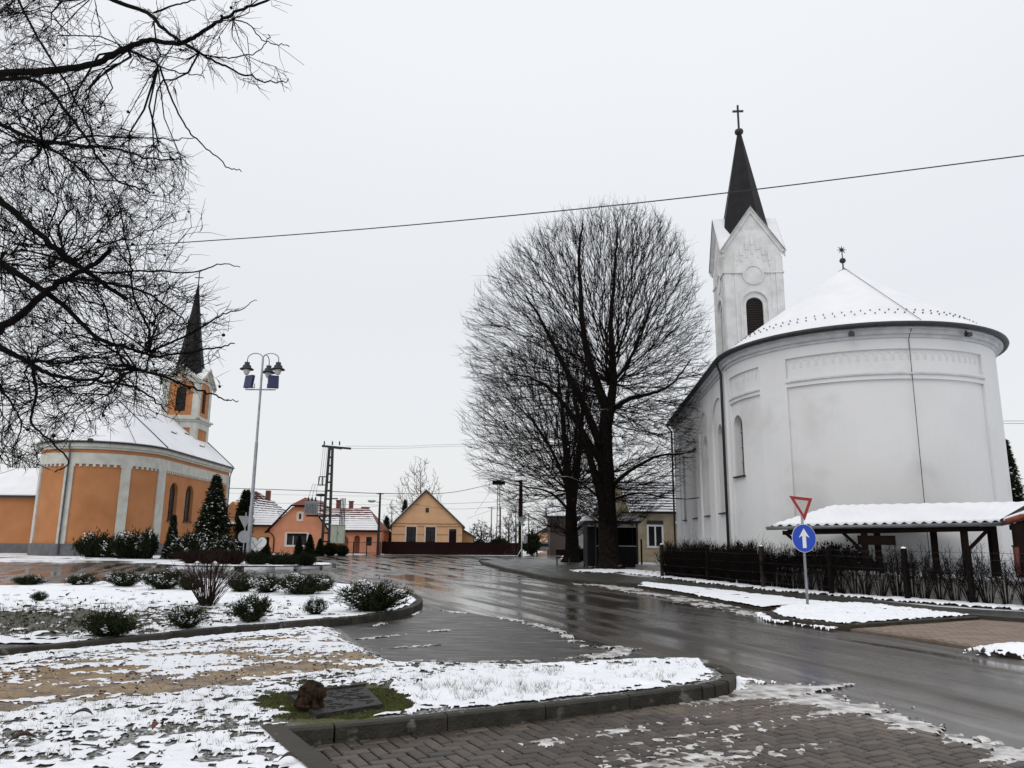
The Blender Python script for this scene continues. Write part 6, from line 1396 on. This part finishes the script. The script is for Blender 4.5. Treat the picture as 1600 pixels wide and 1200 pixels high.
# juniper mounds before the orange church
protoJ = shrub_proto(4.2, 2.6, 1.5, 400, NEEDLE, 160, 50, 420, 'big juniper mound', .22, .09, snr=.085, name='juniper')
JUN = [(150, 877, 70, 42, 'snow dusted juniper mound at the left foot of the orange apse'), (205, 877, 74, 44, 'middle juniper mound below the cream pilaster'), (228, 876, 50, 48, 'tall reddish topped juniper right of the middle mound'), (180, 880, 60, 16, 'low hedge like juniper at the road edge'), (298, 880, 66, 44, 'dark juniper mass left of the tall spruce foot'), (345, 880, 64, 40, 'dark juniper mass right of the tall spruce foot'), (400, 887, 50, 24, 'round dark shrub on the traffic island right of the lamp'), (440, 886, 52, 22, 'clipped dark shrub in the middle of the traffic island'), (476, 885, 38, 22, 'clipped dark shrub at the right end of the traffic island')]
for k, (px, py, wp, hp, lab) in enumerate(JUN):
    o = protoJ if k == 0 else copy_tree(protoJ); Y_ = 53.5 if py < 882 and k < 6 else 42.5; x_, y_, _ = at(px, py, Y_ + (1.5 if k < 6 else 0)); o.location = (x_, y_, .1); s_ = wp*Y_/FPX/3.9; o.scale = (s_, s_*.9, hp*Y_/FPX/1.75); o.rotation_euler = (0, 0, k*.9); o['label'] = lab; o['category'] = 'bush'; o['group'] = 'junipers and clipped shrubs by the road'
    if k >= 7 or k == 6:
        for ch in list(o.children):
            if ch.name.startswith('snow'): bpy.data.objects.remove(ch)
protoR = twiggy('red brown low shrub on the traffic island', (0, 0, 0), 2.4, .8, 260, 501, TWIGR, r=.012, sub=5)
for k, (px, lab) in enumerate(((296, 'red brown low shrub at the left end of the traffic island'), (322, 'red brown low shrub second from the left on the traffic island'), (350, 'red brown low shrub in the middle of the traffic island'), (368, 'red brown low shrub left of the heart sign'))):
    o = protoR if k == 0 else copy_tree(protoR); x_, y_, _ = at(px, 882, 43.5-.4*k); o.location = (x_, y_, .15); o.rotation_euler = (0, 0, k*1.1); o['label'] = lab; o['group'] = 'red brown shrubs on the traffic island'; o['category'] = 'shrub'
protoB = shrub_proto(.9, .9, .9, 777, NEEDLE, 80, 40, 40, 'x', .12, .05, name='box_bush')
for k, (px, py, Y_, wp, hp, lab) in enumerate(((745, 866, 88, 34, 22, 'dark evergreen bush right of the yellow house behind the fence'), (778, 866, 88, 34, 26, 'dark evergreen bush left of the thick wooden pole'), (830, 864, 90, 30, 34, 'reddish dark hedge bush right of the thick wooden pole'), (598, 866, 90, 26, 28, 'dark bush filling the gap left of the yellow house'), (905, 880, 60, 24, 22, 'dark bush behind the bench'))):
    o = protoB if k == 0 else copy_tree(protoB); x_, y_, _ = at(px, py, Y_); o.location = (x_, y_, 0); o.scale = (wp*Y_/FPX/.85, wp*Y_/FPX/.85, hp*Y_/FPX/.9); o['label'] = lab; o['category'] = 'bush'; o['rotation'] = 0
    del o['rotation']

# hedge along the churchyard: single bare hedge plants plus dark evergreen ones behind
def hedge_plant(seed):
    return twiggy('x', (0, 0, 0), 1.25, 1.46, 95 if seed < 602 else 34, seed, TWIG, 'hedge_plant', .010, 'hedge plant', None, 9)
HP = [hedge_plant(600+k) for k in range(4)]
hl = resample([fp[1], fp[2], fp[3], fp[4], fp[5], fp[6], fp[7]], .42)
for k, p in enumerate(hl):
    o = HP[k] if k in (0, 1) else (HP[k-len(hl)+4] if k >= len(hl)-2 else copy_tree(HP[k % 2 if k < .44*len(hl) else 2+k % 2])); o.location = (p.x+.25+random.uniform(-.08, .08), p.y+.3, .1); o.rotation_euler = (0, 0, random.uniform(0, 6)); s_ = random.uniform(.82, 1.08); o.scale = (s_, s_, s_*.98)
    o['label'] = 'one of the upright bare hedge plants behind the churchyard fence'; o['category'] = 'hedge plant'; o['group'] = 'bare hedge plants along the fence'
protoH = shrub_proto(1.9, 1.3, 1.15, 650, HEDGE, 130, 46, 260, 'x', .12, .06, name='evergreen_hedge_bush')
hp_px = [(1075, 900, 'wide low evergreen bush behind the second fence post'), (1125, 905, 'low evergreen bush between second and third fence posts'), (1165, 910, 'evergreen bush left of the blue arrow sign'), (1215, 915, 'evergreen bush behind the blue arrow sign post'), (1262, 920, 'evergreen bush right behind the sign post'), (1305, 925, 'evergreen bush left of the shelter posts'), (1335, 927, 'last evergreen bush before the hedge turns bare')]
for k, (px, py, lab) in enumerate(hp_px):
    o = protoH if k == 0 else copy_tree(protoH); g_ = G(px, py, .1); o.location = (g_[0]+.35, g_[1]+.4, .1); o.rotation_euler = (0, 0, k*1.7); o.scale = (1.05, 1.0, 1.0+.15*(k % 3)); o['label'] = lab; o['category'] = 'bush'; o['group'] = 'evergreen bushes in the churchyard hedge'
protoL = None

# ================================================================== SMALL NEAR THINGS
# stone slab with cat
sl_ = MB(); sl_.prism([(x, y, .135) for x, y in SLABC], (0, 0, .035)); so_ = sl_.build('stone_slab', SLAB); tag(so_, 'dark wet rectangular slab in moss at the left end of the grass strip', 'slab')
b = MB(); rgS = random.Random(4)
for _ in range(70):
    u, v = rgS.uniform(.08, .92), rgS.uniform(.1, .9); a_, b_2 = Vector(SLABC[0]).lerp(Vector(SLABC[1]), u), Vector(SLABC[3]).lerp(Vector(SLABC[2]), u); q = a_.lerp(b_2, v); b.box((q.x, q.y, .172), (rgS.uniform(.03, .10), .012, .008), rgS.uniform(-.5, 1.2))
b.bar((*SLABC[0], .178), (*SLABC[1], .178), .03, .025)
b.build('relief', SLAB, so_, 'stuff')
CATS = .76
ct = thing('cat', 'brown tabby cat crouching with bowed head on the dark stone slab', 'cat', (*G(487, 1104, .17), .17), -.25); 
cb_ = MB()
def ell(c, r, rx=0, n=14):
    base = len(cb_.v); 
    for i in range(9):
        f = -PI/2+PI*i/8
        for j in range(n):
            a = 2*PI*j/n; v = Vector((r[0]*math.cos(f)*math.cos(a), r[1]*math.cos(f)*math.sin(a), r[2]*math.sin(f))); v = Matrix.Rotation(rx, 3, 'Y') @ v; cb_.v.append((c[0]+v.x, c[1]+v.y, c[2]+v.z))
    for i in range(8):
        for j in range(n): a = base+i*n+j; q = base+i*n+(j+1) % n; cb_.f.append((a, q, q+n, a+n)); cb_.m.append(0); cb_.sm.append(True)
ell((-.03, .02, .14), (.125, .12, .135), .2); ell((-.06, .03, .09), (.12, .13, .09)); ell((.05, -.01, .15), (.085, .09, .11), .5); ell((.075, -.03, .20), (.07, .07, .07)); ell((.115, -.05, .170), (.072, .066, .062), .3); ell((.172, -.065, .148), (.028, .03, .024)); ell((.07, -.06, .05), (.03, .035, .07)); ell((.10, .01, .05), (.03, .035, .07))
ell((.09, -.075, .018), (.045, .025, .02)); ell((.12, 0, .018), (.045, .025, .02)); ell((-.07, -.08, .055), (.085, .05, .06)); ell((-.02, -.11, .018), (.06, .028, .02)); ell((-.07, .10, .055), (.085, .05, .06))
for k in range(9): a = PI*1.05+k*.15; ell((-.02+.135*math.cos(a), -.0+.15*math.sin(a), .024), (.035, .03, .026))
for s_ in (-1, 1):
    base = len(cb_.v); cx_, cy_ = .10, -.045+s_*.045; P = [(cx_-.016, cy_-.026, .205), (cx_-.016, cy_+.026, .205), (cx_+.024, cy_, .200), (cx_-.004, cy_+s_*.014, .280)]; cb_.v += P
    for f in ((0, 1, 2), (0, 3, 1), (1, 3, 2), (2, 3, 0)): cb_.f.append(tuple(base+q for q in f)); cb_.m.append(0); cb_.sm.append(True)
me = cb_.mesh('cat_tmp'); tmp = bpy.data.objects.new('cat_tmp', me); COL.objects.link(tmp)
md = tmp.modifiers.new('r', 'REMESH'); md.mode = 'VOXEL'; md.voxel_size = .0075; md2 = tmp.modifiers.new('s', 'SMOOTH'); md2.iterations = 3
bpy.context.view_layer.update(); dg_ = bpy.context.evaluated_depsgraph_get(); me2 = bpy.data.meshes.new_from_object(tmp.evaluated_get(dg_)); me2.name = 'cat_body'; bpy.data.objects.remove(tmp)
for p in me2.polygons: p.use_smooth = True
me2.materials.clear(); body = link('body', me2, FURD, ct)
rg = np.random.default_rng(90); cen = np.array([p.center for p in me2.polygons]); nor = np.array([p.normal for p in me2.polygons]); sel = rg.integers(0, len(cen), 9000); Pf = cen[sel]+rg.normal(0, .003, (9000, 3)); Df = nor[sel]*.8+np.array([-.35, .0, -.55])+rg.normal(0, .25, (9000, 3))
V, F = leaves(Pf, Df, .020, .0035, rg); link('fur', npmesh('fur', V, F), FUR, ct, 'stuff')
for s_ in (-1, 1):
    b = MB(); b.lathe([(0, -.006), (.006, 0), (0, .006)], (.176, -.055+s_*.028, .182), 6); b.build('eye', IRON, ct)
ct.scale = (CATS, CATS, CATS)
# fallen leaves that stand out
def leaf(label, px, py, ln, m, rz, z=.16):
    x, y = G(px, py, z); root = thing('fallen_leaf', label, 'leaf', (x, y, near_h(np.array([x]), np.array([y]))[0]+.045 if z > .1 else z), rz); b = MB(); n = 7; L_ = []; R_ = []
    for k in range(n+1): t = k/n; w2 = ln*.32*math.sin(PI*min(1, t*.95+.03)); zz = .02*math.sin(t*3)+.35*ln*t*(1-t); L_.append((ln*(t-.5), w2, zz+.3*w2)); R_.append((ln*(t-.5), -w2, zz+.45*w2)) 
    C_ = [(ln*(k/n-.5), 0, .02*math.sin(k/n*3)+.35*ln*k/n*(1-k/n)-.004) for k in range(n+1)]
    for k in range(n): b.face([L_[k], L_[k+1], C_[k+1], C_[k]], 0, True); b.face([C_[k], C_[k+1], R_[k+1], R_[k]], 0, True)
    b.build('blade', m, root); b = MB(); b.tube([C_[0], (C_[0][0]-.04, .01, -.01)], .0025, 4); b.build('stalk', m, root); return root
leaf('large dark curled leaf on the snow at the far lower left', 35, 1160, .18, LEAFD, .6); leaf('rust brown leaf standing in the snow of the left lawn', 246, 1139, .13, LEAFR, 1.4); leaf('dark leaf near the kerb corner at the bottom', 450, 1190, .12, LEAFD, .2)
leaf('narrow dark leaf lying across the upper part of the left lawn', 128, 1121, .16, LEAFD, .2); leaf('small dark leaf on the snow right of the slab', 655, 1068, .09, LEAFD, 1.0)
# leaf litter and grass as uncountable cover
def scatter(n, box, fn, seed):
    rg = np.random.default_rng(seed); P = np.stack([rg.uniform(box[0], box[1], n), rg.uniform(box[2], box[3], n)], 1); k = fn(P[:, 0], P[:, 1], rg); return P[k], rg
def tufts(name, P, hgt, ln, wd, m, rg, blades=6, lean=.5):
    n = len(P); B = np.repeat(P, blades, 0)+rg.normal(0, .018, (n*blades, 2)); z = np.repeat(hgt, blades); Q = np.stack([B[:, 0], B[:, 1], z], 1); D = rg.normal(0, lean, Q.shape); D[:, 2] = 1
    V, F = leaves(Q, D, ln, wd, rg); return link(name, npmesh(name, V, F), m, None, 'stuff')
P, rg = scatter(5200, (-8, 2.6, 5.6, 12), lambda x, y, r: (psd(x, y, NEAR) > .2) & (path_mask(x, y) < .5) & (fbm(x*1.3, y*1.3, 3, 91) > .47), 81)
tufts('grass', P, near_h(P[:, 0], P[:, 1])+.0, .055, .004, GRASSB, rg, 7)
P, rg = scatter(9000, (slabc[0]-.9, slabc[0]+1.1, slabc[1]-.6, slabc[1]+.7), lambda x, y, r: (-psd(x, y, SLABC) < .33) & (psd(x, y, SLABC) < 0) & (psd(x, y, NEAR) > .13), 82)
tufts('moss', P, near_h(P[:, 0], P[:, 1]), .018, .006, MOSS, rg, 5, .8)
P, rg = scatter(900, (-.9, 2.4, 7.5, 11), lambda x, y, r: (psd(x, y, STRIP) > .08) & (fbm(x*2.2, y*2.2, 2, 95) > .58), 83)
tufts('grass', P, near_h(P[:, 0], P[:, 1])+.01, .10, .004, GRASSB, rg, 6, .6)
P, rg = scatter(6000, (-17, -4, 11.5, 22), lambda x, y, r: (psd(x, y, ISL) > .3) & (r.random(len(x)) < 1.1*np.exp(-(((x-c0[0]+.5)/3.6)**2+((y-c0[1])/2.8)**2))), 84)
tufts('grass', P, isl_h(P[:, 0], P[:, 1])+.005, .10, .008, GRASSB, rg, 6, .7)
P, rg = scatter(3200, (-8.5, -.9, 5.4, 12), lambda x, y, r: (psd(x, y, NEAR) > .15) & (fbm(x*1.1, y*1.1, 3, 97) > .46), 85)
n = len(P); Q = np.stack([P[:, 0], P[:, 1], near_h(P[:, 0], P[:, 1])+.008+.02*rg.random(n)], 1); a = rg.uniform(0, 2*PI, n); D = np.stack([np.cos(a), np.sin(a), rg.normal(.15, .3, n)], 1); V, F = leaves(Q, D, .035, .022, rg); link('leaf_litter', npmesh('leaf_litter', V, F), LEAFD, None, 'stuff')
P, rg = scatter(1600, (-15, -4, 11.5, 21), lambda x, y, r: (psd(x, y, ISL) > .3) & (r.random(len(x)) < np.exp(-(((x-c0[0])/4)**2+((y-c0[1])/3)**2))), 86)
n = len(P); Q = np.stack([P[:, 0], P[:, 1], isl_h(P[:, 0], P[:, 1])+.04], 1); a = rg.uniform(0, 2*PI, n); D = np.stack([np.cos(a), np.sin(a), rg.normal(.2, .3, n)], 1); V, F = leaves(Q, D, .09, .06, rg); link('leaf_litter', npmesh('leaf_litter', V, F), LEAFD, None, 'stuff')
# flush edging of the track
edge = [G(*p, .125) for p in [(-300, 1166), (0, 1131), (200, 1108), (420, 1087), (620, 1062), (760, 1052)]]
kerb(edge[:4], 1.0, .05, .142, 0, '', 1, .004)
